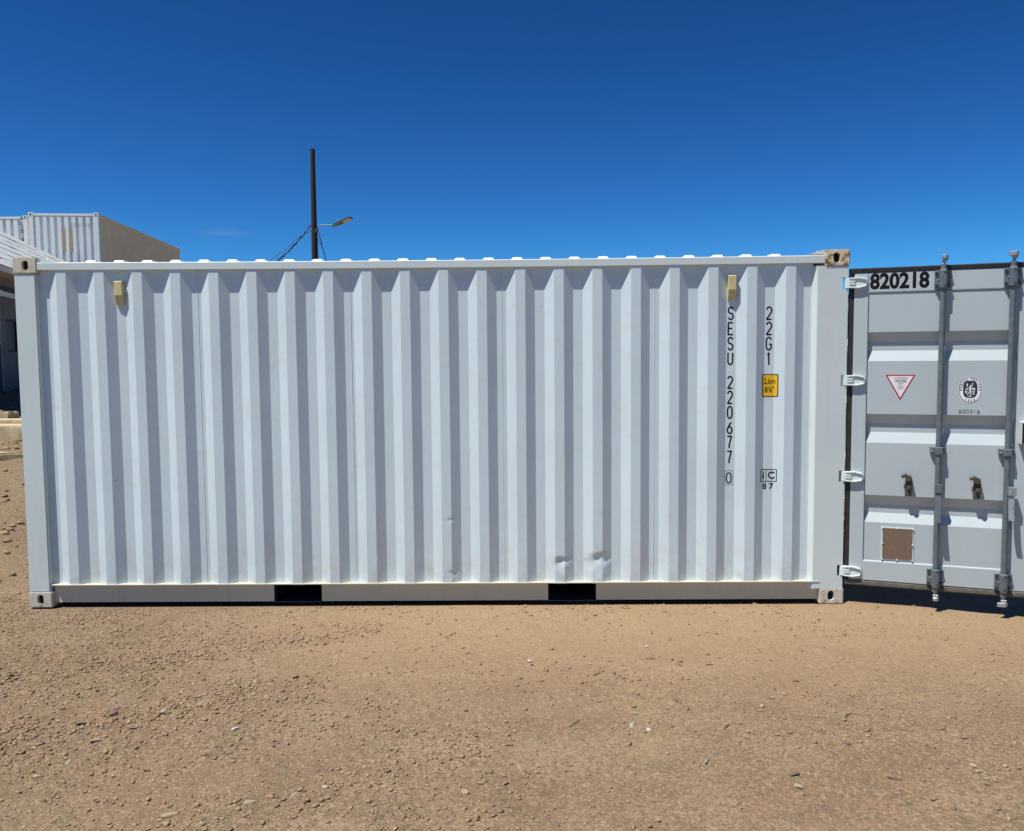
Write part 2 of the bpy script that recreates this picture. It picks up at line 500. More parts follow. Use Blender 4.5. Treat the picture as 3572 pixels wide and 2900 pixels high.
# finer pale dust drifted in drawn-out streaks, greyer soil towards the left
drift = noise(nt, coords(nt, (0.55, 1.9, 1)), 1.5, 6, 0.62)
c = mixc(nt, ramp(nt, drift, [(0.50, (0, 0, 0)), (0.72, (0.75,) * 3)]), c, (0.275, 0.190, 0.108))
sxl = nt.nodes.new('ShaderNodeSeparateXYZ'); nt.links.new(v, sxl.inputs[0])
ml = nt.nodes.new('ShaderNodeMapRange'); ml.interpolation_type = 'SMOOTHSTEP'
ml.inputs['From Min'].default_value = 3.0; ml.inputs['From Max'].default_value = 0.8; ml.inputs['To Max'].default_value = 0.55
nt.links.new(sxl.outputs[0], ml.inputs['Value'])
c = mixc(nt, ml.outputs[0], c, (0.158, 0.112, 0.062))
# crumbs and grit bedded in the dirt
v1, v2 = voro(62), voro(120)
h1 = nt.nodes.new('ShaderNodeSeparateColor'); nt.links.new(v1.outputs['Color'], h1.inputs[0])
h2 = nt.nodes.new('ShaderNodeSeparateColor'); nt.links.new(v2.outputs['Color'], h2.inputs[0])
patch = ramp(nt, noise(nt, v, 1.7, 4, 0.6), [(0.38, (0.25,) * 3), (0.62, (1, 1, 1))])
c = mixc(nt, math2('MULTIPLY', ramp(nt, h1.outputs[0], [(0.62, (0, 0, 0)), (0.95, (0.75,) * 3)]), patch), c, (0.31, 0.225, 0.135))
c = mixc(nt, math2('MULTIPLY', ramp(nt, h1.outputs[1], [(0.62, (0, 0, 0)), (0.95, (0.75,) * 3)]), patch), c, (0.105, 0.070, 0.043))
c = mixc(nt, ramp(nt, h2.outputs[0], [(0.70, (0, 0, 0)), (0.97, (0.6,) * 3)]), c, (0.095, 0.062, 0.038))
c = mixc(nt, ramp(nt, h2.outputs[1], [(0.75, (0, 0, 0)), (0.97, (0.6,) * 3)]), c, (0.36, 0.27, 0.17))
c = mixc(nt, ramp(nt, fine, [(0.52, (0, 0, 0)), (0.80, (0.6, 0.6, 0.6))]), c, (0.115, 0.075, 0.045))
# lens falloff painted into the soil: paler towards the container's front and right
sx_ = nt.nodes.new('ShaderNodeSeparateXYZ'); nt.links.new(v, sx_.inputs[0])
def mrange(sock, a, b_):
    q = nt.nodes.new('ShaderNodeMapRange'); q.interpolation_type = 'SMOOTHSTEP'
    q.inputs['From Min'].default_value = a; q.inputs['From Max'].default_value = b_
    nt.links.new(sock, q.inputs['Value']); return q.outputs['Result']
def mul(a, b_):
    q = nt.nodes.new('ShaderNodeMath'); q.operation = 'MULTIPLY'
    for s__, v__ in zip(q.inputs, (a, b_)):
        if isinstance(v__, (int, float)): s__.default_value = v__
        else: nt.links.new(v__, s__)
    return q.outputs[0]
falloff = mul(mul(mrange(sx_.outputs[1], -2.4, -0.2), mrange(sx_.outputs[0], 0.8, 3.2)), ramp(nt, mid, [(0.25, (0.55,) * 3), (0.6, (1, 1, 1))]))
c = mixc(nt, mul(falloff, 0.72), c, mixc(nt, ramp(nt, fine, [(0.45, (0, 0, 0)), (0.7, (1, 1, 1))]), (0.338, 0.228, 0.118), (0.256, 0.174, 0.092)))
nt.links.new(c, b.inputs['Base Color'])
b.inputs['Roughness'].default_value = 0.95
hgt = math2('ADD', math2('MULTIPLY', math2('SUBTRACT', 1.0, v1.outputs['Distance']), patch), math2('MULTIPLY', math2('SUBTRACT', 1.0, v2.outputs['Distance']), 0.6))
hgt = math2('ADD', hgt, math2('MULTIPLY', grit, 0.5))
bump(nt, b, hgt, 0.55, 0.008)
M_dirt = mt
me = np_mesh('ground', gv, gf)
me.polygons.foreach_set('use_smooth', [True] * len(me.polygons))
ground = link('ground', me, M_dirt)
tagk(ground, 'dry brown dirt yard with gravel patches', None, None, 'structure')

# loose gravel: one mass
mt, nt, b = mat_new('gravel')
at = nt.nodes.new('ShaderNodeAttribute'); at.attribute_name = 'tint'
v = coords(nt)
c = mixc(nt, noise(nt, v, 120, 3), at.outputs['Color'], (0.265, 0.178, 0.105))
nt.links.new(c, b.inputs['Base Color'])
b.inputs['Roughness'].default_value = 0.92
M_grav = mt
def ico():
    bm = bmesh.new(); bmesh.ops.create_icosphere(bm, subdivisions=1, radius=1.0)
    bm.verts.ensure_lookup_table()
    vs = np.array([v_.co[:] for v_ in bm.verts]); fs = np.array([[q.index for q in f_.verts] for f_ in bm.faces]); bm.free()
    return vs, fs
IV, IF = ico()
rg = np.random.RandomState(11)
def gravel(name, N, x0, x1, y0, y1, smin, smax, dens, seed):
    rg = np.random.RandomState(seed)
    x = rg.uniform(x0, x1, N * 4); y = rg.uniform(y0, y1, N * 4)
    d = dens(x, y)
    keep = rg.rand(N * 4) < d
    out = (y > -0.03) & (y < 2.5) & (x > -0.03) & (x < 6.10)
    keep &= ~out
    x = x[keep][:N]; y = y[keep][:N]
    n = len(x)
    s = smin + (smax - smin) * rg.rand(n) ** 4.5
    sc = s[:, None] * np.stack([rg.uniform(.8, 1.5, n), rg.uniform(.6, 1.1, n), rg.uniform(.30, .62, n)], 1)
    an = rg.uniform(0, 6.283, n); ca, sa = np.cos(an), np.sin(an)
    jit = 1 + rg.uniform(-.42, .42, (n, len(IV)))
    P = IV[None] * jit[:, :, None] * sc[:, None, :]
    tilt = rg.uniform(-.5, .5, n)
    Pz = P[:, :, 2] + P[:, :, 0] * tilt[:, None] * .6
    X = P[:, :, 0] * ca[:, None] - P[:, :, 1] * sa[:, None] + x[:, None]
    Y = P[:, :, 0] * sa[:, None] + P[:, :, 1] * ca[:, None] + y[:, None]
    Z = Pz + ground_h(x, y)[:, None] + sc[:, 2:3] * 0.35
    V = np.stack([X, Y, Z], 2).reshape(-1, 3)
    F = (IF[None] + (np.arange(n) * len(IV))[:, None, None]).reshape(-1, 3)
    me = np_mesh(name, V, F)
    pal = np.array([(.27, .178, .10), (.33, .225, .13), (.225, .15, .087), (.38, .285, .175), (.20, .15, .097), (.29, .185, .11), (.46, .37, .26)])
    w = np.array([.26, .22, .2, .1, .1, .1, .02])
    ci = rg.choice(len(pal), n, p=w / w.sum())
    colr = np.concatenate([pal[ci] * rg.uniform(.8, 1.15, (n, 1)), np.ones((n, 1))], 1)
    a = me.color_attributes.new('tint', 'FLOAT_COLOR', 'POINT')
    a.data.foreach_set('color', np.repeat(colr, len(IV), 0).astype(np.float32).ravel())
    return link(name, me, M_grav)
def dens_near(x, y):
    p = sstep(0.42, 0.62, fbm(x * 1.1 + 3, y * 1.6, 4, 33))
    left = 1 - sstep(1.0, 4.2, x + 0.35 * y + 0.6)
    return np.clip(0.022 + 0.42 * p * (0.25 + 0.75 * left) + 0.12 * left + 0.95 * windrow(x, y), 0, 1)
g1 = gravel('gravel', 60000, -1.6, 8.0, -3.5, 0.25, 0.0028, 0.0135, dens_near, 3)
tagk(g1, 'loose small brown gravel scattered over the dirt in front of the container', 'gravel', None, 'stuff')
g2 = gravel('gravel', 5000, -7.5, -0.1, 0.25, 9.5, 0.008, 0.05, lambda x, y: np.full(x.shape, 0.8), 5)
tagk(g2, 'coarse pale rubble strewn up the bank towards the white building', 'gravel', None, 'stuff')

# single larger stones lying on the dirt
STONE_XY = [(1.57, -1.89, 'd', .034), (1.61, -2.16, 'p', .034), (1.55, -1.82, 'b', .03), (1.59, -2.36, 'g', .022), (2.25, -2.04, 'w', .022), (2.73, -2.69, 'p', .026),
 (2.56, -2.74, 'p', .028), (2.26, -2.83, 'p', .034), (1.52, -2.49, 'p', .02), (1.99, -2.44, 'b', .022), (2.38, -1.4, 'b', .03), (0.78, -1.43, 'g', .026),
 (1.96, -1.75, 'g', .022), (3.73, -1.11, 'w', .024), (3.69, -1.59, 'd', .024), (4.24, -2.0, 'w', .027), (4.27, -1.86, 'g', .022), (4.53, -2.37, 'g', .026),
 (4.88, -2.5, 'd', .03), (4.91, -1.86, 'p', .022), (3.74, -2.72, 'b', .024), (3.82, -2.88, 'd', .02), (4.23, -2.86, 'p', .021), (4.87, -2.6, 'p', .026),
 (4.11, -1.34, 'b', .02), (4.64, -1.14, 'b', .02), (3.68, -1.38, 'd', .016), (4.48, -0.88, 'w', .018), (4.64, -0.78, 'd', .016), (4.51, -1.71, 'd', .018),
 (5.02, -1.7, 'p', .022), (4.99, -2.1, 'b', .02), (4.31, -2.06, 'w', .022), (3.71, -2.46, 'b', .022), (3.39, -1.81, 'b', .022), (3.44, -2.63, 'p', .022),
 (5.7, -2.44, 'p', .024), (5.7, -2.48, 'p', .02), (5.44, -2.77, 'd', .02), (5.23, -2.21, 'd', .018), (5.36, -2.13, 'p', .022), (5.08, -2.21, 'd', .018),
 (5.23, -1.46, 'b', .02), (5.68, -2.59, 'b', .02), (5.42, -2.55, 'b', .022), (1.45, -1.98, 'b', .03), (1.72, -2.02, 'b', .026), (1.40, -2.22, 'd', .026), (1.82, -1.86, 'p', .024), (1.30, -2.45, 'b', .024)]
SC = {'d': ((.16, .118, .078), 'small dark grey-brown stone lying on the dirt'), 'p': ((.33, .25, .165), 'small pale tan stone lying on the dirt'),
      'b': ((.21, .145, .095), 'small mid brown stone lying on the dirt'), 'g': ((.23, .22, .175), 'small greenish grey stone lying on the dirt'),
      'w': ((.46, .41, .34), 'small whitish stone lying on the dirt')}
SM = {k: plain('stone_' + k, v_[0], 0.9, var=0.2, scale=60, bstr=0.3) for k, v_ in SC.items()}
smesh = {}
rs = np.random.RandomState(21)
def stone_mesh(k, i):
    bm = bmesh.new()
    for _ in range(13):
        d_ = Vector(rs.normal(size=3)).normalized()
        d_ *= rs.uniform(.85, 1.1)
        bm.verts.new((d_.x * 1.3, d_.y, d_.z * .5))
    r_ = bmesh.ops.convex_hull(bm, input=bm.verts[:])
    bmesh.ops.delete(bm, geom=[g_ for g_ in set(r_['geom_interior']) | set(r_['geom_unused']) if isinstance(g_, bmesh.types.BMVert)], context='VERTS')
    bmesh.ops.bevel(bm, geom=bm.edges[:], offset=.07, segments=1, affect='EDGES', clamp_overlap=True)
    me = bpy.data.meshes.new('stone'); bm.to_mesh(me); bm.free()
    me.materials.append(SM[k]); return me
for i, (x, y, k, s) in enumerate(STONE_XY):
    key = (k, i % 3)
    if key not in smesh: smesh[key] = stone_mesh(*key)
    o = link('stone', smesh[key], None)
    s *= 0.8
    o.scale = (s * rs.uniform(.9, 1.2), s * rs.uniform(.7, 1.0), s * rs.uniform(.8, 1.1))
    o.rotation_euler = (rs.uniform(-.15, .15), rs.uniform(-.15, .15), rs.uniform(0, 6.28))
    o.location = (x, y, float(ground_h(x, y)) + 0.22 * s)
    tagk(o, SC[k][1], 'stone', 'single stones lying on the dirt yard: ' + k)

# a few dry twigs
M_twig = plain('dry_twig', (0.16, 0.115, 0.065), 0.8)
tw = random.Random(31)
for (x, y, L_) in ((4.47, -1.10, .07), (4.62, -1.20, .05), (4.70, -2.02, .06), (4.55, -.62, .08), (3.95, -1.98, .09), (4.20, -2.20, .05), (4.80, -1.20, .05), (2.62, -1.72, .06), (5.35, -1.9, .07), (5.30, -2.55, .06)):
    a = tw.uniform(0, 6.28); cv = tw.uniform(-.5, .5)
    pts = []
    for i in range(7):
        t = i / 6 - .5
        px_, py_ = x + L_ * (t * math.cos(a) - cv * t * t * math.sin(a)), y + L_ * (t * math.sin(a) + cv * t * t * math.cos(a))
        pts.append((px_, py_, float(ground_h(px_, py_)) + .004 + .004 * (1 - 4 * t * t)))
    o = MB().tube([Vector(p_) - Vector((x, y, 0)) for p_ in pts], [.0024, .0028, .003, .003, .0028, .0022, .0014], 5).build('twig', M_twig)
    o.location = (x, y, 0)
    tagk(o, 'thin dry curved twig lying on the dirt', 'twig', 'dry twigs on the dirt yard')

# ------------------------------------------------------------------ the shipping container
CL, CW, CH = 6.058, 2.438, 2.591
Y_CAST, Y_POST, Y_RAIL, Y_RIB, Y_IN = 0.0, 0.006, 0.0045, 0.010, 0.046
RIB0, PITCH, OUT2, SLOPE = 0.3463, 0.27865, 0.0354, 0.0693
ROOT = empty('shipping_container')
tagk(ROOT, 'white corrugated steel shipping container with one door swung open', 'container')

def ysurf0(x):
    k = round((x - RIB0) / PITCH)
    k = min(max(k, 0), 19)
    d = abs(x - (RIB0 + k * PITCH))
    if d <= OUT2: return Y_RIB
    if d <= OUT2 + SLOPE: return Y_RIB + (Y_IN - Y_RIB) * (d - OUT2) / SLOPE
    return Y_IN
ysurf = lambda x: ysurf0(x) - 0.0006
DENTS = [(3.970, .335, .060, .090, .016), (4.222, .345, .050, .135, .017), (4.285, .365, .050, .110, .014), (3.150, .645, .030, .036, .0045), (3.165, .250, .040, .055, .008), (4.170, .33, .03, .06, .006)]
def corr_panel(name, x0, x1, z0, z1, breaks, yfun, rows, mt, parent, dents=(), wav=0.0, sub=3):
    xs = [x0]
    for bq in breaks:
        if x0 + 1e-4 < bq < x1 - 1e-4: xs.append(bq)
    xs.append(x1)
    fx = []
    for a, b_ in zip(xs[:-1], xs[1:]):
        fx += [a + (b_ - a) * i / sub for i in range(sub)]
    fx.append(x1)
    fx = np.array(fx); zz = np.linspace(z0, z1, rows)
    Xg, Zg = np.meshgrid(fx, zz)
    yb = np.array([yfun(float(q)) for q in fx])
    Yg = np.tile(yb, (rows, 1))
    for cx, cz, rx, rz, am in dents:
        dz = Zg - cz
        vz = np.where(dz > 0, dz / (rz * 0.35), dz / (rz * 1.25))
        ux = (Xg - cx - 0.012 * np.sin(Zg * 60)) / rx
        r_ = (np.abs(ux) ** 1.7 + np.abs(vz) ** 1.25) ** (1 / 1.5)
        Yg = Yg + am * np.clip(1 - r_, 0, 1)
    if wav:
        Yg = Yg + (fbm(Xg * 3.1, Zg * 1.3, 2, 41) - 0.37) * wav * (1 - sstep(4.95, 5.12, Xg) * (1 - sstep(5.60, 5.75, Xg)))
    V = np.stack([Xg.ravel(), Yg.ravel(), Zg.ravel()], 1)
    n = len(fx)
    I = np.arange(n * rows).reshape(rows, n)
    F = np.stack([I[:-1, :-1].ravel(), I[:-1, 1:].ravel(), I[1:, 1:].ravel(), I[1:, :-1].ravel()], 1)
    me = np_mesh(name, V, F)
    me.polygons.foreach_set('use_smooth', [True] * len(me.polygons))
    me.set_sharp_from_angle(angle=R(17))
    return link(name, me, mt, parent)
brk = []
for i in range(20):
    c_ = RIB0 + i * PITCH
    brk += [c_ - OUT2 - SLOPE, c_ - OUT2, c_ + OUT2, c_ + OUT2 + SLOPE]
corr_panel('side_panel', 0.150, 5.812, 0.160, 2.515, brk, ysurf0, 200, M_wall, ROOT, DENTS, 0.0035)
corr_panel('side_panel', 0.150, 5.85, 0.160, 2.515, brk, lambda x: CW - ysurf0(x), 4, M_wall, ROOT, (), 0, 1)
# weld seams between the pressed sheets
for sx in (1.330, 2.449, 3.553, 4.662, 5.798):
    mb = MB()
    zs = np.linspace(0.176, 2.500, 60)
    wob = [(sx + 0.0009 * math.sin(q * 40) + 0.0006 * random.Random(int(q * 997)).uniform(-1, 1), 0.0462, q) for q in zs]
    mb.tube(wob, 0.0030, 5)
    mb.build('weld_seam', M_wall, ROOT, smooth=60)

# corner castings with an oval hand hole in the long face
def casting(name, x0, z0, yf, sgn, hole_c, mt, parent, W=0.178, H=0.118, D=0.162, r=0.024, hl=0.012):
    cx, cz = hole_c
    N = 28
    st = []
    for i in range(N):
        a = 2 * math.pi * i / N
        st.append((cx + r * math.cos(a), cz + r * math.sin(a) + (hl if math.sin(a) >= 0 else -hl)))
    ou = []
    for (px, pz) in st:
        dx, dz = px - cx, pz - cz
        t = 1e9
        if dx > 1e-9: t = min(t, (x0 + W - cx) / dx)
        if dx < -1e-9: t = min(t, (x0 - cx) / dx)
        if dz > 1e-9: t = min(t, (z0 + H - cz) / dz)
        if dz < -1e-9: t = min(t, (z0 - cz) / dz)
        ou.append((cx + dx * t, cz + dz * t))
    # snap the outline point nearest to each rectangle corner onto the corner
    for qx, qz in ((x0, z0), (x0 + W, z0), (x0 + W, z0 + H), (x0, z0 + H)):
        j = min(range(N), key=lambda k: (ou[k][0] - qx) ** 2 + (ou[k][1] - qz) ** 2)
        ou[j] = (qx, qz)
    mb = MB()
    y1 = yf + sgn * 0.030; yb = yf + sgn * D
    vs = [(a, yf, c_) for a, c_ in ou] + [(a, yf, c_) for a, c_ in st] + [(a, y1, c_) for a, c_ in st] + [(a, yb, c_) for a, c_ in ou]
    fs = []
    for i in range(N):
        j = (i + 1) % N
        fs += [(i, j, N + j, N + i), (N + i, N + j, 2 * N + j, 2 * N + i), (i, 3 * N + i, 3 * N + j, j)]
    fs.append(tuple(range(3 * N, 4 * N)))
    mb.raw(vs, fs)
    # cavity walls behind the hole
    e = 0.012
    mb.raw([(x0 + e, y1, z0 + e), (x0 + W - e, y1, z0 + e), (x0 + W - e, y1, z0 + H - e), (x0 + e, y1, z0 + H - e),
            (x0 + e, yb - sgn * e, z0 + e), (x0 + W - e, yb - sgn * e, z0 + e), (x0 + W - e, yb - sgn * e, z0 + H - e), (x0 + e, yb - sgn * e, z0 + H - e)],
           [(4, 5, 6, 7), (0, 1, 5, 4), (1, 2, 6, 5), (2, 3, 7, 6), (3, 0, 4, 7)])
    me = bpy.data.meshes.new(name); me.from_pydata(mb.v, [], mb.f); me.update()
    bm = bmesh.new(); bm.from_mesh(me)
    es = []
    for e_ in bm.edges:
        if len(e_.link_faces) == 2:
            a, b_ = e_.verts
            onout = lambda p: (abs(p.x - x0) < 1e-6 or abs(p.x - x0 - W) < 1e-6 or abs(p.z - z0) < 1e-6 or abs(p.z - z0 - H) < 1e-6)
            if onout(a.co) and onout(b_.co) and e_.calc_face_angle(0) > 0.7: es.append(e_)
    bmesh.ops.bevel(bm, geom=es, offset=0.007, segments=2, affect='EDGES', clamp_overlap=True)
    bm.normal_update(); bm.to_mesh(me); bm.free()
    return link(name, me, mt, parent)
casting('corner_casting', 0.0, 2.473, 0.0, 1, (0.094, 2.533), M_cast, ROOT)
casting('corner_casting', 5.880, 2.473, 0.0, 1, (5.962, 2.533), M_castr, ROOT)
casting('corner_casting', 0.0, 0.0, 0.0, 1, (0.090, 0.062), M_castb, ROOT)
casting('corner_casting', 5.880, 0.0, 0.0, 1, (5.964, 0.064), M_castb, ROOT)
for x_, z_ in ((0, 2.473), (5.880, 2.473), (0, 0), (5.880, 0)):
    casting('corner_casting', x_, z_, CW, -1, (x_ + .089, z_ + .06), M_cast, ROOT)
# corner posts
MB().box(0.006, 0.161, Y_POST, 0.130, 0.116, 2.474).build('corner_post', M_frame, ROOT, 0.006, 2)
MB().box(0.006, 0.161, CW - 0.130, CW - Y_POST, 0.116, 2.474).build('corner_post', M_frame, ROOT, 0.006)
HZ = [2.348, 1.650, 0.950, 0.250]
mb = MB()
mb.prism_z([(5.800, 0.046), (5.826, Y_POST + 0.003), (5.832, Y_POST), (6.008, Y_POST), (6.008, 0.12), (5.800, 0.12)], 0.116, 2.474)
zc = [0.116]
for h in sorted(HZ): zc += [h - 0.041, h + 0.041]
zc.append(2.474)
for a, b_ in zip(zc[0::2], zc[1::2]):
    mb.box(6.0081, 6.049, Y_POST, 0.12, a, b_)
for h in HZ:
    mb.box(6.0081, 6.030, 0.085, 0.118, h - 0.041, h + 0.041)
mb.build('corner_post', M_frame, ROOT)
MB().box(5.832, 6.049, CW - 0.12, CW - Y_POST, 0.116, 2.474).build('corner_post', M_frame, ROOT, 0.006)
# top side rails, with a slight sag
def railz(x): return 2.553 - 0.0110 * (1 - ((x - 3.25) / 3.1) ** 2)
mb = MB()
xs = np.linspace(0.1785, 5.8795, 25)
sec = [(Y_RAIL + .004, -.056), (Y_RAIL, -.052), (Y_RAIL, -.004), (Y_RAIL + .004, 0), (.062, 0), (.062, -.056)]
vs = [(x, a, railz(x) + q) for x in xs for a, q in sec]
fs = [(i * 6 + k, i * 6 + (k + 1) % 6, (i + 1) * 6 + (k + 1) % 6, (i + 1) * 6 + k) for i in range(24) for k in range(6)]
mb.raw(vs, [f[::-1] for f in fs])
mb.raw([(5.8795, a, railz(5.8795) + q) for a, q in sec], [tuple(range(6))]).raw([(0.1785, a, railz(.1785) + q) for a, q in sec], [tuple(range(5, -1, -1))])
mb.build('top_rail', M_frame, ROOT)
MB().box(0.1785, 5.8795, CW - .062, CW - Y_RAIL, 2.497, 2.553).build('top_rail', M_frame, ROOT, 0.004)
MB().box(0.005, 0.065, .1625, CW - .1625, 2.490, 2.560).build('end_rail', M_frame, ROOT, 0.004)
MB().box(5.930, 6.045, .1625, CW - .1625, 2.455, 2.575).build('door_header', M_frame, ROOT, 0.004)
MB().box(5.930, 6.045, .1625, CW - .1625, 0.02, 0.165).build('door_sill', M_frame, ROOT, 0.004)
MB().box(0.005, 0.065, .1625, CW - .1625, 0.02, 0.165).build('end_rail', M_frame, ROOT, 0.004)
# sloping corner protection plates on the roof
MB().prism_y([(5.760, 2.556), (5.8795, 2.556), (5.8795, 2.587), (5.862, 2.587)], 0.012, 0.20).build('corner_plate', M_roof, ROOT)
MB().prism_y([(0.1785, 2.560), (0.300, 2.560), (0.196, 2.585), (0.1785, 2.585)], 0.030, 0.20).build('corner_plate', M_frame, ROOT)
# bottom side rails: outward channels, interrupted by the forklift pockets
def bottom_rail(yy, s):
    mb = MB()
    Y = lambda q: yy + s * q
    def bx(x0, x1, a, b_, z0, z1):
        lo, hi = sorted((Y(a), Y(b_)))
        mb.box(x0, x1, lo, hi, z0, z1)
    bx(0.1785, 5.8795, 0.002, 0.060, 0.1655, 0.1715)
    for a, b_ in ((0.1785, 1.830), (2.188, 3.880), (4.238, 5.8795)):
        bx(a, b_, 0.042, 0.048, 0.0280, 0.1655)
    bx(1.830, 2.188, 0.042, 0.048, 0.1535, 0.1655); bx(3.880, 4.238, 0.042, 0.048, 0.1535, 0.1655)
    mb.build('bottom_rail', M_rail, ROOT)
bottom_rail(0.0, 1); bottom_rail(CW, -1)
for px in (1.830, 3.880):
    x0, x1, z0, z1 = px, px + 0.358, 0.028, 0.1535
    mb = MB()
    mb.raw([(x0, .042, z0), (x1, .042, z0), (x1, .042, z1), (x0, .042, z1), (x0, 2.396, z0), (x1, 2.396, z0), (x1, 2.396, z1), (x0, 2.396, z1)],
           [(0, 1, 5, 4), (1, 2, 6, 5), (2, 3, 7, 6), (3, 0, 4, 7)])
    mb.box(x0 - .004, x1 + .004, .037, .0415, z0 - .006, z0)
    mb.build('forklift_pocket', M_dark, ROOT)  # steel coloured near black so the shade inside is in the colour
MB().box(0.07, 5.92, 0.052, CW - 0.052, 0.155, 0.163).build('floor', M_dark, ROOT)
for k in range(19):
    x = 0.30 + k * 0.30
    if not (1.78 < x < 2.22 or 3.82 < x < 4.27):
        MB().box(x, x + .045, .055, CW - .055, .030, .154).build('cross_member', M_dark, ROOT)
# roof sheet with pressed bumps, end wall
mb = MB()
mb.box(0.066, 5.929, 0.063, CW - 0.063, 2.536, 2.540)
for k in range(25):
    x = 0.541 + 0.2084 * k
    y0, y1 = 0.050, CW - 0.050
    zt = railz(x) + 0.0215
    a = [(x - .048, y0, 2.5405), (x + .048, y0, 2.5405), (x + .048, y1, 2.5405), (x - .048, y1, 2.5405),
         (x - .030, y0 + .020, zt), (x + .030, y0 + .020, zt), (x + .030, y1 - .020, zt), (x - .030, y1 - .020, zt)]
    mb.raw(a, [(4, 5, 6, 7), (0, 1, 5, 4), (1, 2, 6, 5), (2, 3, 7, 6), (3, 0, 4, 7)])
mb.build('roof_panel', M_roof, ROOT, 0.006, 2)
mb = MB()
pr = []
for k in range(9):
    y = 0.17 + k * 0.24
    pr += [(0.052, y), (0.052, y + .09), (0.012, y + .13), (0.012, y + .20)]
pr += [(0.052, 2.30)]
vs = [(a, b_, 0.166) for a, b_ in pr] + [(a, b_, 2.489) for a, b_ in pr]
n = len(pr)
mb.raw(vs, [(i, i + 1, i + n + 1, i + n) for i in range(n - 1)])
mb.build('end_panel', M_wall, ROOT)
# ventilators
for vx in (0.764, 5.2205):
    mb = MB()
    z0, z1 = 2.240, 2.415
    mb.prism_x([(Y_IN - .0005, z0), (.030, z0), (.006, z0 + .072), (.006, z1 - .004), (.010, z1), (Y_IN - .0005, z1)], vx - .029, vx + .029)
    vent = mb.build('ventilator', M_vent, ROOT, 0.003)

# lettering on the corrugated side
LB = MB()
XS, WX = 5.1985, 0.040
zz = [('S', 2.192, 2.094), ('E', 2.080, 1.984), ('S', 1.972, 1.874), ('U', 1.862, 1.767), ('2', 1.689, 1.593), ('2', 1.581, 1.482), ('0', 1.468, 1.373), ('6', 1.353, 1.261), ('7', 1.250, 1.153), ('7', 1.140, 1.042)]
for ch, zt, zb in zz:
    wx = WX if ch not in '7' else 0.036
    LB = MB()
    glyph(LB, ch, XS + .003 + (0.001 if ch == '7' else 0), zb + .005, wx - .006, (zt - zb) - .010, 0.0114, ysurf)
    LB.build('letter', M_black, ROOT)
LB = MB()
glyph(LB, '0', 5.1985, .900, .034, .074, 0.0095, ysurf)
LB.build('letter', M_black, ROOT)
mb = MB()
for ln in ([(0, 0), (1, 0)], [(1, 0), (1, 1)], [(1, 1), (0, 1)], [(0, 1), (0, 0)]):
    stroke(mb, ln, 0.0022, 5.1885, .886, .0555, .104, ysurf)
mb.build('check_digit_frame', M_black, ROOT)
for ch, zt, zb in (('2', 2.191, 2.092), ('2', 2.080, 1.982), ('G', 1.971, 1.871), ('1', 1.859, 1.761)):
    mb = MB()
    glyph(mb, ch, 5.479, zb + .005, .036, (zt - zb) - .010, 0.0114, ysurf)
    mb.build('letter', M_black, ROOT)
def conform_rect(mb, x0, x1, z0, z1, off, nseg=40, rad=0.0):
    xs = np.linspace(x0, x1, nseg + 1)
    vs, fs = [], []
    for x in xs:
        d = 0
        if rad:
            e = min(x - x0, x1 - x)
            if e < rad: d = rad - math.sqrt(max(0, rad * rad - (rad - e) ** 2))
        vs += [(x, ysurf0(x) - off, z0 + d), (x, ysurf0(x) - off, z1 - d)]
    fs = [(2 * i, 2 * i + 2, 2 * i + 3, 2 * i + 1) for i in range(nseg)]
    mb.raw(vs, fs)
mb = MB(); conform_rect(mb, 5.449, 5.566, 1.532, 1.699, 0.0006, rad=.010)
stk = mb.build('height_sticker', M_black, ROOT)
mb = MB(); conform_rect(mb, 5.4555, 5.5595, 1.5385, 1.6925, 0.0010, rad=.007)
mb.build('sticker_face', M_sty, stk)
yt = lambda x: ysurf0(x) - 0.0015
for tx, tz, tw in (('2,6m', 1.645, .72), ("8'6\"", 1.583, .80)):
    mb = MB(); put_font(mb, tx, 0.058, 5.506, tz, yt, xs=tw, bold=0.0006)
    mb.build('sticker_lettering', M_black, stk)['kind'] = 'stuff'
mb = MB()
bw = .0055
for a in (([(0, 0), (1, 0)]), ([(1, 0), (1, 1)]), ([(1, 1), (0, 1)]), ([(0, 1), (0, 0)]), ([(.36, 0), (.36, 1)])):
    stroke(mb, a, bw, 5.449, .910, .112, .088, ysurf)
yl = lambda x: ysurf0(x) - 0.0009
mb.build('rail_code_frame', M_black, ROOT); mb = MB()
put_font(mb, 'i', 0.085, 5.4685, .954, yl, bold=0.0014)
put_font(mb, 'C', 0.072, 5.5260, .954, yl, bold=0.0016)
put_font(mb, '8', 0.062, 5.4780, .872, yl, bold=0.0010)
put_font(mb, '7', 0.062, 5.5250, .872, yl, bold=0.0010)
mb.build('rail_code_lettering', M_black, ROOT)['kind'] = 'stuff'

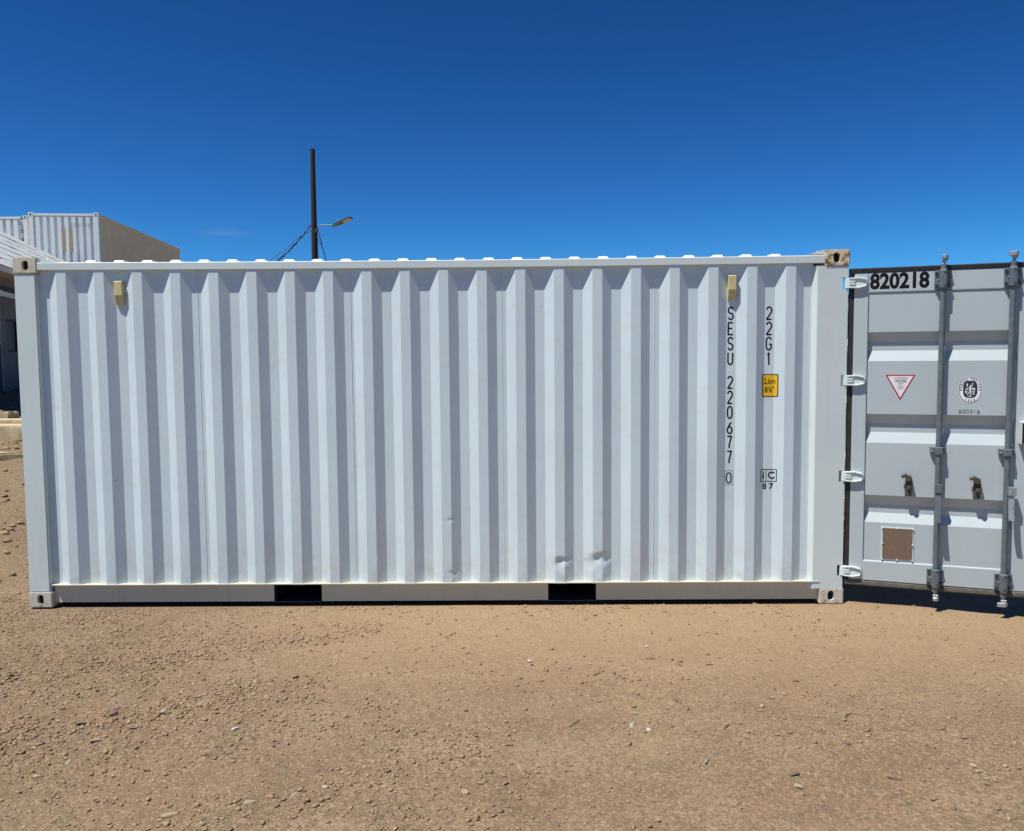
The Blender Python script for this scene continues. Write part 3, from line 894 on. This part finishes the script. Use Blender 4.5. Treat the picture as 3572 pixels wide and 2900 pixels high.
# ------------------------------------------------------------------ the open door leaf
DA = R(-19)
S0, S1, ZB, ZT = 0.016, 1.150, 0.192, 2.416
def make_door(pin, ang, full=True):
    mb = MB()
    mb.box(S0, 0.110, 0.0, 0.050, ZB, ZT)
    mb.box(1.052, S1, 0.0, 0.050, ZB, ZT)
    mb.box(0.1102, 1.0518, 0.0, 0.050, 2.280, ZT)
    mb.prism_x([(-.004, ZB), (-.004, .334), (.004, .342), (.050, .342), (.050, ZB)], 0.1102, 1.0518)
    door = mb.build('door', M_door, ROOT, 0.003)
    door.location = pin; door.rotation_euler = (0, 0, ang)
    # pressed panel
    pf = [(2.2805, .004), (1.995, .004), (1.925, .040), (1.862, .040), (1.788, .004), (1.409, .004), (1.339, .040), (1.276, .040), (1.201, .004),
          (.820, .004), (.750, .040), (.688, .040), (.621, .004), (.3415, .004)]
    nseg = 24
    xs = np.linspace(.1098, 1.0522, nseg + 1)
    vs, fs = [], []
    dense = []
    for (za, ya), (zb_, yb_) in zip(pf[:-1], pf[1:]):
        kk = max(1, int(abs(za - zb_) / .05))
        for i in range(kk): dense.append((za + (zb_ - za) * i / kk, ya + (yb_ - ya) * i / kk))
    dense.append(pf[-1])
    for z, y in dense:
        w = (fbm(xs * 4, np.full(xs.shape, z * 4), 2, 77) - .37) * .0006
        vs += [(x, y + float(q), z) for x, q in zip(xs, w)]
    n = nseg + 1
    for i in range(len(dense) - 1):
        for k in range(nseg):
            fs.append((i * n + k, (i + 1) * n + k, (i + 1) * n + k + 1, i * n + k + 1))
    p = MB().raw(vs, fs).build('door_panel', M_door, door, smooth=14)
    # thin shadow gaps / beads along the panel edges
    MB().tube([(.1105, .001, .345), (.1105, .001, 2.40)], .0022, 5).build('weld_seam', M_galv, door)
    MB().tube([(.1105, .001, 2.2785), (1.0515, .001, 2.2785)], .0035, 5).build('weld_seam', M_galv, door)
    # gasket round the leaf
    g = MB()
    g.prism_x([(-.003, 2.419), (-.006, 2.445), (.004, 2.452), (.058, 2.452), (.058, 2.4165), (.004, 2.4165)], -.012, S1 + .02)
    g.build('gasket', M_rub, door)
    g = MB()
    g.box(-.020, S0 - .0005, 0.012, .058, .150, 2.4515)
    g.build('gasket', M_rub, door)
    g = MB()
    g.prism_x([(.004, .1915), (.058, .1915), (.058, .150), (.000, .148), (-.008, .158), (-.006, .180)], -.012, S1 + .02)
    g.build('gasket', M_rubo, door)
    # hinges
    for h in HZ:
        mb = MB()
        mb.prism_y([(-.018, h - .036), (.040, h - .040), (.092, h - .028), (.098, h - .018), (.098, h + .018), (.092, h + .028), (.040, h + .040), (-.018, h + .036)], -.016, -.0005)
        mb.prism_y([(-.018, h + .026), (.040, h + .030), (.090, h + .019), (.090, h + .028), (.040, h + .0395), (-.018, h + .036)], -.026, -.016)
        mb.prism_y([(-.018, h - .036), (.040, h - .0395), (.090, h - .028), (.090, h - .019), (.040, h - .030), (-.018, h - .026)], -.026, -.016)
        for dz in (-.012, .004):
            mb.box(-.018, .020, -.026, -.016, h + dz, h + dz + .009)
        mb.tube([(-.026, .006, h - .036), (-.026, .006, h + .036)], .024, 14)
        mb.build('hinge', M_frame, door, 0.002)
    # locking bars with brackets, cam ends, hubs and handles
    for bi, sc_ in enumerate((0.583, 1.007)):
        yc = -.031
        MB().tube([(sc_, yc, .150), (sc_, yc, 2.455)], .0195, 18).build('locking_bar', M_galv, door, smooth=40)
        for zc_, sgn in ((2.352, 1), (0.254, -1)):
            mb = MB()
            mb.prism_z([(sc_ - .052, -.0005), (sc_ - .052, -.016), (sc_ - .030, -.020), (sc_ - .024, -.052), (sc_ - .014, -.062), (sc_ + .014, -.062),
                        (sc_ + .024, -.052), (sc_ + .030, -.020), (sc_ + .052, -.016), (sc_ + .052, -.0005)][::-1], zc_ - .061, zc_ + .061)
            br = mb.build('bar_bracket', M_galv, door, 0.003)
            for dx in (-.041, .041):
                for dz in (-.042, .042):
                    MB().tube([(sc_ + dx, -.017, zc_ + dz), (sc_ + dx, -.030, zc_ + dz)], .0095, 8).build('bolt', M_bolt, door)
            for dz in (-.045, .045):
                MB().tube([(sc_ + .006, -.0615, zc_ + dz), (sc_ + .006, -.064, zc_ + dz)], .006, 8).build('bolt', M_bolt, door)
            MB().tube([(sc_ - .030, -.021, zc_), (sc_ - .030, -.036, zc_)], .006, 8).build('bolt', M_galvl, door)
            # cam end
            z1 = zc_ + sgn * .061
            mb = MB()
            mb.tube([(sc_, yc, z1), (sc_, yc, z1 + sgn * .010), (sc_, yc, z1 + sgn * .0101), (sc_, yc, z1 + sgn * .032), (sc_, yc, z1 + sgn * .038), (sc_, yc, z1 + sgn * .046), (sc_ + .004, yc, z1 + sgn * .062)],
                    [.0235, .0235, .019, .0185, .014, .010, .009], 14)
            mb.build('cam_neck', M_galvl, door, smooth=35)
            mb = MB()
            zt_ = sorted((z1 + sgn * .060, z1 + sgn * .078))
            mb.prism_z([(sc_ - .014, yc - .012), (sc_ + .020, yc - .016), (sc_ + .026, yc + .004), (sc_ + .014, yc + .020), (sc_ - .010, yc + .014)], zt_[0], zt_[1])
            zt_ = sorted((z1 + sgn * .078, z1 + sgn * (.108 if bi else .104)))
            ex = .030 if bi else .006
            mb.prism_z([(sc_ - .010 - ex, yc - .022), (sc_ + .012, yc - .026), (sc_ + .030, yc - .004), (sc_ + .020, yc + .014), (sc_ - .006, yc + .008)], zt_[0], zt_[1])
            mb.build('cam_head', M_galvl, door, 0.003)
        # guide in the middle
        mb = MB()
        mb.prism_z([(sc_ - .052, .003), (sc_ - .052, -.014), (sc_ - .028, -.026), (sc_ - .020, -.058), (sc_ + .022, -.060), (sc_ + .030, -.028), (sc_ + .046, -.016), (sc_ + .046, .003)][::-1], 1.134, 1.184)
        mb.tube([(sc_ - .040, -.012, 1.150), (sc_ - .040, -.030, 1.150)], .010, 8)
        mb.build('bar_guide', M_galv, door, 0.003)
        # hub and hanging handle
        ho = 0.0 if bi == 0 else 0.026
        mb = MB()
        mb.box(sc_ + ho - .022, sc_ + ho + .026, -.078, -.030, .866, .924)
        mb.tube([(sc_ + ho, -.080, .897), (sc_ + ho, -.074, .897)], .009, 8)
        mb.build('handle_hub', M_galvl if bi else M_galv, door, 0.008, 2)
        mb = MB()
        hx = sc_ + ho
        pts = [(hx, -.066, .880), (hx - .002, -.074, .82), (hx - .004, -.086, .75), (hx - .002, -.100, .70 if bi else .66)]
        for a, b_ in zip(pts[:-1], pts[1:]):
            w = .017
            mb.raw([(a[0] - w, a[1], a[2]), (a[0] + w, a[1], a[2]), (b_[0] + w, b_[1], b_[2]), (b_[0] - w, b_[1], b_[2]),
                    (a[0] - w, a[1] + .012, a[2]), (a[0] + w, a[1] + .012, a[2]), (b_[0] + w, b_[1] + .012, b_[2]), (b_[0] - w, b_[1] + .012, b_[2])],
                   [(0, 3, 2, 1), (4, 5, 6, 7), (0, 1, 5, 4), (1, 2, 6, 5), (2, 3, 7, 6), (3, 0, 4, 7)])
        mb.build('handle', M_galvl if bi else M_galv, door)
        # keeper next to the bar, holds a handle when shut
        k0 = (0.398, 0.830)[bi]
        zk = .905
        mb = MB()
        mb.prism_y([(k0 - .022, zk - .080), (k0 + .020, zk - .080), (k0 + .024, zk + .04), (k0 + .018, zk + .064), (k0 - .010, zk + .074), (k0 - .020, zk + .05)], -.020, .003)
        mb.prism_y([(k0 - .018, zk + .030), (k0 + .018, zk + .030), (k0 + .014, zk + .066), (k0 - .012, zk + .078), (k0 - .026, zk + .086), (k0 - .050, zk + .070), (k0 - .050, zk + .054), (k0 - .034, zk + .052), (k0 - .024, zk + .058)], -.046, -.020)
        mb.box(k0 - .010, k0 + .014, -.050, -.020, zk - .030, zk - .006)
        mb.build('handle_keeper', M_catch, door, 0.004)
        MB().box(k0 - .014, k0 + .018, -.046, -.020, zk - .0058, zk + .0).build('keeper_slot', M_dark, door)
    # data plate
    mb = MB(); mb.box(.230, .441, -.001, .0035, .351, .591)
    pl = mb.build('data_plate_frame', M_frame, door)
    MB().box(.238, .434, -.0035, -.0012, .359, .584).build('data_plate', M_plate, door)
    for a in (.236, .335, .436):
        for c_ in (.357, .471, .586):
            if not (a == .335 and c_ == .471): MB().tube([(a, -.001, c_), (a, -.008, c_)], .006, 8).build('rivet', M_frame, door)
    # white lock box near the free edge
    mb = MB()
    x0, x1, z0, z1 = 1.074, 1.235, 1.222, 1.372
    mb.box(x0, x0 + .006, -.075, -.0005, z0, z1); mb.box(x1 - .006, x1, -.075, -.0005, z0, z1)
    mb.box(x0 + .0061, x1 - .0061, -.082, -.0005, z1 - .006, z1); mb.box(x0 + .0061, x1 - .0061, -.022, -.016, z0, z1 - .0061)
    mb.build('lock_box', M_frame, door)
    MB().box(x0 + .0065, x1 - .0065, -.060, -.0222, z0 + .004, z1 - .0065).build('lock_body', M_dark, door)
    if not full: return door
    yd = lambda x: -.0006
    for i, ch in enumerate('820218'):
        mb = MB()
        put_font(mb, ch, 0.148, 0.150 + i * .0635 + (.001 if ch == '1' else 0), 2.3490, yd, bold=0.0056, xs=0.86)
        mb.build('letter', M_black, door)
    yp = lambda x: .0030
    # handwritten number
    mb = MB()
    hx = .709
    for i, ch in enumerate('820218'):
        zoff = (.000, .003, .003, .003, .002, -.002)[i]
        glyph(mb, 'B' if ch == '8' and i == 0 else ch, hx + i * .0222, 1.4215 + zoff, .0150 if ch != '1' else .010, .022, .0026, yp)
    mb.build('handwritten_number', M_black, door)['kind'] = 'stuff'
    # triangular warning sticker
    tri = [(.233, 1.689), (.332, 1.508), (.428, 1.690)]
    t = MB().raw([(x, .0031, z) for x, z in tri], [(0, 1, 2)]).build('warning_sticker', M_red, door)
    cx, cz = .331, 1.633
    MB().raw([(cx + (x - cx) * .85, .0027, cz + (z - cz) * .85) for x, z in tri], [(0, 1, 2)]).build('sticker_face', M_stp, t)
    mb = MB(); yw = lambda x: .0023
    put_font(mb, 'ATTENTION', .0155, .333, 1.665, yw, xs=1.0)
    put_font(mb, 'THIS CONTAINER', .0085, .333, 1.652, yw, bold=.0004)
    put_font(mb, 'MUST BE REPAIRED', .0090, .334, 1.640, yw, bold=.0004)
    put_font(mb, 'ONLY', .0150, .334, 1.626, yw)
    put_font(mb, 'WITH', .0080, .331, 1.613, yw)
    put_font(mb, 'CORTEN', .0125, .334, 1.601, yw)
    put_font(mb, 'STEEL', .0110, .333, 1.589, yw)
    mb.build('sticker_lettering', M_black, t)['kind'] = 'stuff'
    # oval certification emblem
    ex, ez = .7735, 1.5865
    disc = lambda rx, rz, y, e: MB().raw([(ex + a, y, ez + c_) for a, c_ in sup(0, 0, rx, rz, 56, e)[:-1]], [tuple(range(56))])
    em = disc(.0745, .0935, .0031, 2.25).build('emblem_sticker', M_stw, door)
    mb = MB()
    stroke(mb, sup(0, 0, 1, 1, 64, 2.25), .0042, ex, ez, .0685, .0875, lambda x: .0027)
    mb.build('emblem_ring', M_navy, em)
    MB().raw([(ex + a, .0027, ez + .002 + c_) for a, c_ in sup(0, 0, .0445, .0600, 56, 2.9)[:-1]], [tuple(range(56))]).build('emblem_field', M_navy, em)
    mb = MB(); ye = lambda x: .0026
    word = 'BUREAU VERITAS'
    for i, ch in enumerate(word):
        if ch == ' ': continue
        a = R(182 - i * (184 / (len(word) - 1)))
        px, pz = ex + .0575 * math.cos(a), ez + .0745 * math.sin(a)
        tr = math.atan2(math.cos(a) * .0745, -math.sin(a) * .0575) + math.pi
        put_font(mb, ch, .0195, px, pz, ye, rotate=tr, bold=.0006)
    for i, ch in enumerate('1828'):
        put_font(mb, ch, .0175, ex - .027 + i * .018, ez - .0735 + (.003 if i in (0, 3) else -.001), ye, bold=.0005)
    mb.build('emblem_lettering', M_navy, em)['kind'] = 'stuff'
    mb = MB()
    E = lambda a, c_: (ex + a * .001, .0023, ez + c_ * .001)
    def poly(pts): mb.raw([E(*q) for q in pts], [tuple(range(len(pts)))])
    poly([(-2, 24), (-4, 30), (0, 34), (4, 30), (3, 24)])
    poly([(-4, 22), (4, 22), (6, 8), (4, -4), (-4, -4), (-5, 10)])
    poly([(-4, -4), (2, -4), (-8, -24), (-18, -38), (-22, -38), (-12, -22)])
    poly([(0, -4), (4, -4), (3, -18), (2, -30), (-3, -30), (-1, -18)])
    poly([(-5, 20), (-4, 14), (-16, 10), (-26, 18), (-27, 15), (-15, 5)])
    poly([(4, 22), (6, 16), (13, 24), (14, 38), (10, 37), (9, 26)])
    poly([(10, 38), (18, 38), (17, 46), (12, 46)])
    poly([(-22, 22), (-17, 22), (-15, 42), (-24, 42)])
    poly([(10, 6), (18, 2), (28, 8), (27, 18), (22, 10), (16, 12)])
    poly([(-33, -2), (-10, -2), (-10, 3), (-33, 3)]); poly([(9, -2), (31, -2), (31, 3), (9, 3)])
    poly([(-33, -10), (-22, -10), (-22, -26), (-28, -26)]); poly([(-20, -10), (-16, -10), (-18, -20), (-20, -26)])
    poly([(7, -8), (12, -8), (12, -24), (8, -22)]); poly([(16, -10), (30, -10), (22, -20), (30, -34), (16, -32), (20, -22)])
    poly([(2, -28), (8, -26), (9, -34), (2, -36)])
    poly([(-18, -48), (14, -48), (14, -45), (-18, -45)]); poly([(-8, -42), (6, -42), (4, -39), (-6, -39)])
    mb.build('emblem_figure', M_stw, em)['kind'] = 'stuff'
    return door
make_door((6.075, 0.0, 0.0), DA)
# the other leaf, unseen, swung out behind to cut sky light under the door
d2 = make_door((6.075, CW, 0.0), 0, False)
d2.scale = (1, -1, 1)
d2.scale = (1, 1, 1)
d2.location = (6.075 + 1.16 * math.cos(R(12)), CW + 1.16 * math.sin(R(12)), 0)
d2.rotation_euler = (0, 0, R(180 + 12))

# ------------------------------------------------------------------ far stacked containers
def far_box(name, label, loc, rz, w, depth, h, pitch, bounce_side, group=None, front_mat=None):
    root = empty(name, loc, rz)
    tagk(root, label, 'container', group)
    fm = front_mat or M_farw
    cw = .15
    yin = lambda x: None
    def prof(x):
        t = ((x - cw) / pitch) % 1.0
        if t < .22: return .086
        if t < .34: return .086 - (t - .22) / .12 * .070
        if t < .90: return .016
        return .016 + (t - .90) / .10 * .070
    brk_ = []
    k = 0
    while cw + k * pitch < w:
        for q in (0, .22, .34, .90): brk_.append(cw + (k + q) * pitch)
        k += 1
    corr_panel('front_panel', cw, w - cw, .1, h - .06, brk_, prof, 3, fm, root, (), 0, 1)
    sm = M_far_bounce if bounce_side else M_farw
    n_ = int(depth / .28)
    for sx_, sg in ((w, -1), (0, 1)):
        mb = MB(); pr_ = []
        for i in range(n_):
            y = .15 + i * (depth - .3) / n_
            pr_ += [(sx_ + sg * .050, y), (sx_ + sg * .050, y + .07), (sx_ + sg * .014, y + .14), (sx_ + sg * .014, y + .21)]
        pr_.append((sx_ + sg * .05, depth - .15))
        nn = len(pr_)
        mb.raw([(a, b_, .1) for a, b_ in pr_] + [(a, b_, h - .06) for a, b_ in pr_], [(i, i + 1, i + nn + 1, i + nn) for i in range(nn - 1)])
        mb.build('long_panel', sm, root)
    MB().box(.15, w - .15, depth - .05, depth - .02, .1, h - .06).build('back_panel', M_farw, root)
    MB().box(.06, w - .06, .06, depth - .06, h - .05, h - .03).build('roof_panel', M_farw, root)
    for zz_ in ((h - .105, h - .03), (.02, .14)):
        MB().box(.178, w - .178, .004, .064, *zz_).build('front_rail', M_farw, root)
        MB().box(.178, w - .178, depth - .064, depth - .004, *zz_).build('back_rail', M_farw, root)
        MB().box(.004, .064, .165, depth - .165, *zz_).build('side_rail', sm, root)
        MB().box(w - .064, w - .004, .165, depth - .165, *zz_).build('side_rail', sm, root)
    for x0 in (0, w - .165):
        for y0 in (0, depth - .165):
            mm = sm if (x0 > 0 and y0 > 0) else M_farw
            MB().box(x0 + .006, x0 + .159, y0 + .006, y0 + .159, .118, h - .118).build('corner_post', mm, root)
            for z0 in (0, h - .118):
                MB().box(x0, x0 + .165, y0, y0 + .165, z0, z0 + .118).build('corner_casting', mm, root, .006)
                if y0 == 0:
                    MB().prism_y([(x0 + .083 + .032 * math.cos(R(a)), z0 + .059 + .042 * math.sin(R(a))) for a in range(0, 360, 36)], -.003, .02).build('casting_hole', M_dark, root)
    return root
ph = R(6.0)
PHX, PHY = math.cos(ph), math.sin(ph)
nr = (-11.728, 24.546)
base = (nr[0] - 2.44 * PHX, nr[1] - 2.44 * PHY)
H_ = 2.58
Z0 = 7.2216 - 2 * H_
top = far_box('stacked_container', 'white container end with side tinted for ground bounce and tan patches, topmost of its stack', (base[0], base[1], Z0 + H_), ph, 2.44, 9.8, H_, .2505, True)
far_box('stacked_container', 'white container carrying the bounce-tinted container on top of it', (base[0], base[1], Z0), ph, 2.44, 9.8, H_, .2505, True)
for x0 in (1.155, 1.405):
    for k_ in range(1):
        mb = MB()
        mb.box(x0 - .03, x0 + .105, .0125, .0155, H_ - 1.42, H_ - .56)
        mb.build('tan_patch', M_tan, top)
mb = MB()
for i, ch in enumerate('2201802'):
    glyph(mb, ch, 1.47 + i * .118, H_ - .50, .050, .12, .013, lambda x: .0115)
mb.build('number_lettering', M_grey, top)
lx, ly = -14.53, 24.86
sec_ = far_box('stacked_container', 'white container with column of black characters by its corner, topmost', (lx - 6.06, ly, Z0 + H_), 0, 6.06, 2.44, H_ - .02, .278, False)
far_box('stacked_container', 'white container carrying the container with the column of characters', (lx - 6.06, ly, Z0), 0, 6.06, 2.44, H_, .278, False)
mb = MB()
for i, ch in enumerate('C201880'):
    glyph(mb, ch, 6.06 - .235, H_ - .36 - i * .145, .07, .11, .024, lambda x: .003)
mb.build('column_lettering', M_black, sec_)
mb = MB(); mb.raw([(5.86 + a, .0015, H_ - .10 + c_) for a, c_ in ((0, -.06), (.05, 0), (0, .06), (-.05, 0))], [(0, 1, 2, 3)])
mb.build('diamond_mark', M_green, sec_)

# ------------------------------------------------------------------ utility pole with street light
PX, PY = -3.685, 23.946
pz = float(terrain(PX, PY))
pole = empty('utility_pole', (PX, PY, pz))
tagk(pole, 'dark tarred wooden utility pole with a street light on a short arm', 'pole')
rr = random.Random(4)
pts = [(-.02 + .03 * i / 14, 0, -.3 + i * (9.261 - pz + .3) / 14) for i in range(15)]
MB().tube(pts, [.128 - .043 * i / 14 + rr.uniform(-.003, .003) for i in range(15)], 14).build('shaft', M_wood, pole, smooth=50)
la = 6.557 - pz
MB().tube([(.07, 0, la + .0), (.10, -.02, la), (.22, -.04, la + .03), (.32, -.05, la + .035), (.72, -.08, la + .03)], .019, 8).build('lamp_arm', M_arm, pole, smooth=50)
lm = empty('lamp_tmp')
bpy.data.objects.remove(lm)
mb = MB()
hd = Vector((.80, -.25, .27)).normalized()
p0 = Vector((.68, -.07, la + .005))
sd = Vector((0.3, .95, 0)).normalized(); upv = sd.cross(hd) * -1
upv = hd.cross(sd)
def lamp_pt(a, b_, c_): return p0 + hd * a + sd * b_ + upv * c_
secs = [(0, .04, .03), (.10, .05, .045), (.26, .09, .05), (.42, .13, .035), (.78, .13, .03)]
vs = []
for a, w, t_ in secs:
    vs += [lamp_pt(a, -w, -t_), lamp_pt(a, w, -t_), lamp_pt(a, w, t_), lamp_pt(a, -w, t_)]
fs = [(i * 4 + k, i * 4 + (k + 1) % 4, (i + 1) * 4 + (k + 1) % 4, (i + 1) * 4 + k) for i in range(4) for k in range(4)] + [(3, 2, 1, 0), (16, 17, 18, 19)]
lh = mb.raw(vs, fs).build('lamp_head', M_lamp, pole)
s_ = -1 if upv.z > 0 else 1
mb = MB().raw([lamp_pt(.44, -.105, s_ * .036), lamp_pt(.76, -.105, s_ * .034), lamp_pt(.76, .105, s_ * .034), lamp_pt(.44, .105, s_ * .036)], [(0, 1, 2, 3)])
mb.build('lamp_lens', M_lens, lh)
q = lamp_pt(.26, 0, -s_ * .05)
MB().tube([q, q + Vector((0, 0, .07)), q + Vector((0, 0, .09))], [.035, .035, .015], 8).build('photocell', M_galvl, lh)
MB().tube([(.085, -.09, la - .22), (.085, -.09, la - .10)], .03, 8).build('clamp', M_galv, pole)
def cable(pts, r0, wob, seed):
    rc = random.Random(seed)
    P = [Vector(p_) for p_ in pts]
    out = []
    for a, b_ in zip(P[:-1], P[1:]):
        for i in range(8):
            t = i / 8
            out.append(a.lerp(b_, t) + Vector((rc.uniform(-wob, wob), rc.uniform(-wob, wob), rc.uniform(-wob, wob))))
    out.append(P[-1])
    MB().tube(out, r0, 6).build('cable', M_cable, pole)
cable([(-.10, -.05, 6.61 - pz), (-.45, -.1, 6.16 - pz), (-.85, -.15, 5.72 - pz), (-1.24, -.2, 5.40 - pz), (-2.2, -.4, 4.3 - pz), (-4.0, -.8, -.05)], .020, .018, 1)
cable([(-.10, -.06, 6.60 - pz), (-.50, -.12, 6.11 - pz), (-.88, -.16, 5.66 - pz), (-1.20, -.2, 5.38 - pz), (-2.1, -.4, 4.2 - pz), (-3.8, -.7, -.05)], .016, .025, 2)
cable([(-.08, -.06, 6.42 - pz), (-.35, -.1, 6.26 - pz), (-.60, -.14, 6.10 - pz), (-1.00, -.18, 5.72 - pz), (-1.48, -.2, 5.40 - pz), (-2.6, -.4, 4.4 - pz), (-4.6, -.9, -.05)], .010, .010, 3)
cable([(.11, -.06, 6.52 - pz), (.20, -.08, 6.20 - pz), (.30, -.1, 5.80 - pz), (.43, -.12, 5.38 - pz), (.75, -.2, 4.2 - pz), (1.5, -.4, -.05)], .017, .018, 4)
cable([(.10, -.06, 6.50 - pz), (.12, -.08, 6.15 - pz), (.24, -.1, 5.95 - pz), (.31, -.1, 5.78 - pz)], .010, .008, 5)
MB().tube([(.118, -.02, 5.0 - pz), (.112, -.02, 6.6 - pz)], .010, 6).build('conduit', M_galv, pole)

# ------------------------------------------------------------------ white building on its stone footing
BTH = math.atan2(.957, -.289)
bld = empty('white_building', (-7.0636, 10.9456, 1.20), BTH)
tagk(bld, 'white building with overlapping white roof sheets on a stone footing', 'building')
BX0, BX1, BD = -4.0, 12.4, 3.0
mb = MB()
for a, b_, c_, d_ in ((BX0, -.74, 0, 2.62), (-.74, .19, 2.02, 2.62), (.19, .67, 0, 2.62), (.67, 1.55, 0, .84), (.67, 1.55, 1.54, 2.62), (1.55, BX1, 0, 2.62)):
    mb.box(a, b_, 0, .18, c_, d_)
mb.box(BX0, BX1, BD - .18, BD, 0, 2.62); mb.box(BX0, BX0 + .18, .1801, BD - .1801, 0, 2.62); mb.box(BX1 - .18, BX1, .1801, BD - .1801, 0, 2.62)
for xx in (BX0 + .002, BX1 - .182):
    mb.prism_x([(.0, 2.62), (BD, 2.62), (BD / 2, 3.95)], xx, xx + .18)
wall_o = mb.build('wall', M_bwall, bld)
MB().box(-.74, .19, .05, .10, 0, 2.02).build('door', M_bdoor, bld)
MB().tube([(.10, .04, 1.02), (.10, .0, 1.02), (.10, -.02, 1.02)], .03, 8).build('door_knob', M_galvl, bld)
MB().box(.165, .215, -.020, .0, 0.02, 2.02).build('door_trim', M_bdoor, bld)
MB().box(.222, .240, -.012, .0, 0.35, 2.02).build('downpipe', M_btrim, bld)
wn_ = MB().box(.70, 1.52, .06, .07, .87, 1.51).build('window', M_glass, bld)
mb = MB(); mb.box(.67, .70, .02, .10, .84, 1.54); mb.box(1.52, 1.55, .02, .10, .84, 1.54); mb.box(.7001, 1.5199, .02, .10, .84, .87); mb.box(.7001, 1.5199, .02, .10, 1.51, 1.54)
mb.build('frame', M_dark, wn_)
MB().box(BX0, BX1, -.05, -.0005, 2.11, 2.21).build('dark_band', M_dark, bld)
MB().box(BX0, .30, -.07, -.0005, 1.99, 2.105).build('beam', M_btrim, bld)
MB().box(.3005, BX1, -.05, -.0005, 2.00, 2.105).build('beam', M_btrim, bld)
MB().box(BX0 - .3, BX1 + .3, -.40, -.375, 2.40, 2.52).build('fascia', M_btrim, bld)
MB().box(BX0 - .3, BX1 + .3, -.374, .0, 2.40, 2.42).build('soffit', M_btrim, bld)
# roof: deck plus overlapping sheets
sl = math.atan2(1.6, 1.9)
SLN = math.hypot(1.6, 1.9)
mb = MB()
mb.raw([(BX0 - .3, -.40, 2.50), (BX1 + .3, -.40, 2.50), (BX1 + .3, 1.5, 4.10), (BX0 - .3, 1.5, 4.10), (BX0 - .3, 3.40, 2.50), (BX1 + .3, 3.40, 2.50)], [(0, 1, 2, 3), (3, 2, 5, 4)])
roof = mb.build('roof', M_dark, bld)
nrow, ncol = 7, 12
cwid = (BX1 - BX0 + .6) / ncol
rl = SLN / nrow
mb = MB(); mb.box(.006, cwid - .006, 0, rl + .05, 0, .012)
shm = None
rk = random.Random(8)
for side in (0, 1):
    for i in range(nrow):
        for j in range(ncol + 1):
            if side and (i + j) % 1: continue
            off = (.5 if i % 2 else 0) * cwid
            x = BX0 - .3 + j * cwid - off
            if shm is None:
                so = mb.build('roof_sheet', M_shing, roof, 0.004); shm = so.data
            else:
                so = link('roof_sheet', shm, None, roof)
            d_ = i * rl
            lift = .016 + rk.uniform(0, .012)
            if side == 0:
                so.location = (x, -.42 + d_ * math.cos(sl) - lift * math.sin(sl), 2.49 + d_ * math.sin(sl) + lift * math.cos(sl))
                so.rotation_euler = (sl - .022, 0, rk.uniform(-.004, .004))
            else:
                so.location = (x + cwid, 3.42 - d_ * math.cos(sl) + lift * math.sin(sl), 2.49 + d_ * math.sin(sl) + lift * math.cos(sl))
                so.rotation_euler = (sl - .022, 0, math.pi)
# footing of rough stones
mb0 = None
rf = random.Random(12)
MB().box(BX0, BX1, .06, BD - .06, -1.1, -.012).build('footing', M_fnd, bld)
fst = []
for kk in range(4):
    mb = MB(); mb.box(0, .44, -.06, .055, 0, .17)
    o = mb.build('footing_stone', M_fnd, bld, .03, 2); fst.append(o.data); o.location = (BX0 + kk * .46, 0, -.19)
for r_ in range(3):
    for j in range(34):
        if r_ == 0 and j < 4: continue
        o = link('footing_stone', fst[rf.randrange(4)], None, bld)
        o.location = (BX0 + j * .46 + (.23 if r_ % 2 else 0), rf.uniform(-.03, .02), -.19 - r_ * .18)
        o.scale = (1, 1, rf.uniform(.92, 1.0))

# flat stone slabs stepping up the bank
def slab(label, outline, z0, z1, seed):
    rq = random.Random(seed)
    xs_ = [p_[0] for p_ in outline]; ys_ = [p_[1] for p_ in outline]
    ox, oy = sum(xs_) / len(xs_), sum(ys_) / len(ys_)
    fine_ = []
    for a, b_ in zip(outline, outline[1:] + outline[:1]):
        for i in range(4):
            t = i / 4
            fine_.append((a[0] + (b_[0] - a[0]) * t - ox + rq.uniform(-.03, .03), a[1] + (b_[1] - a[1]) * t - oy + rq.uniform(-.03, .03)))
    o = MB().prism_z(fine_, 0, z1 - z0).build('stone_slab', M_sand, None, .025, 2)
    o.location = (ox, oy, z0)
    o.rotation_euler = (rq.uniform(-.02, .02), rq.uniform(-.02, .02), 0)
    return tagk(o, label, 'stone slab')
slab('thick sandstone slab with sunlit top lying across the bank', [(-6.0, 5.10), (-2.4, 5.18), (-2.4, 5.80), (-6.0, 5.80)], .66, .95, 1)
slab('wedge-shaped sandstone slab lowest on the bank', [(-4.6, 3.35), (-3.3, 3.52), (-2.42, 4.10), (-4.6, 4.25)], .52, .745, 2)
slab('thin flat stone slab on the bank above the thick slab', [(-6.2, 6.15), (-3.3, 6.20), (-3.3, 6.60), (-6.2, 6.65)], .78, .972, 3)
slab('narrow rounded stone slab with lit edge under the building wall', [(-6.5, 6.80), (-4.36, 6.86), (-4.28, 6.98), (-4.6, 7.25), (-6.5, 7.30)], .86, 1.05, 4)
slab('small top stone step against the footing of the building', [(-7.0, 7.6), (-5.3, 7.65), (-5.3, 8.0), (-7.0, 8.0)], .93, 1.12, 5)
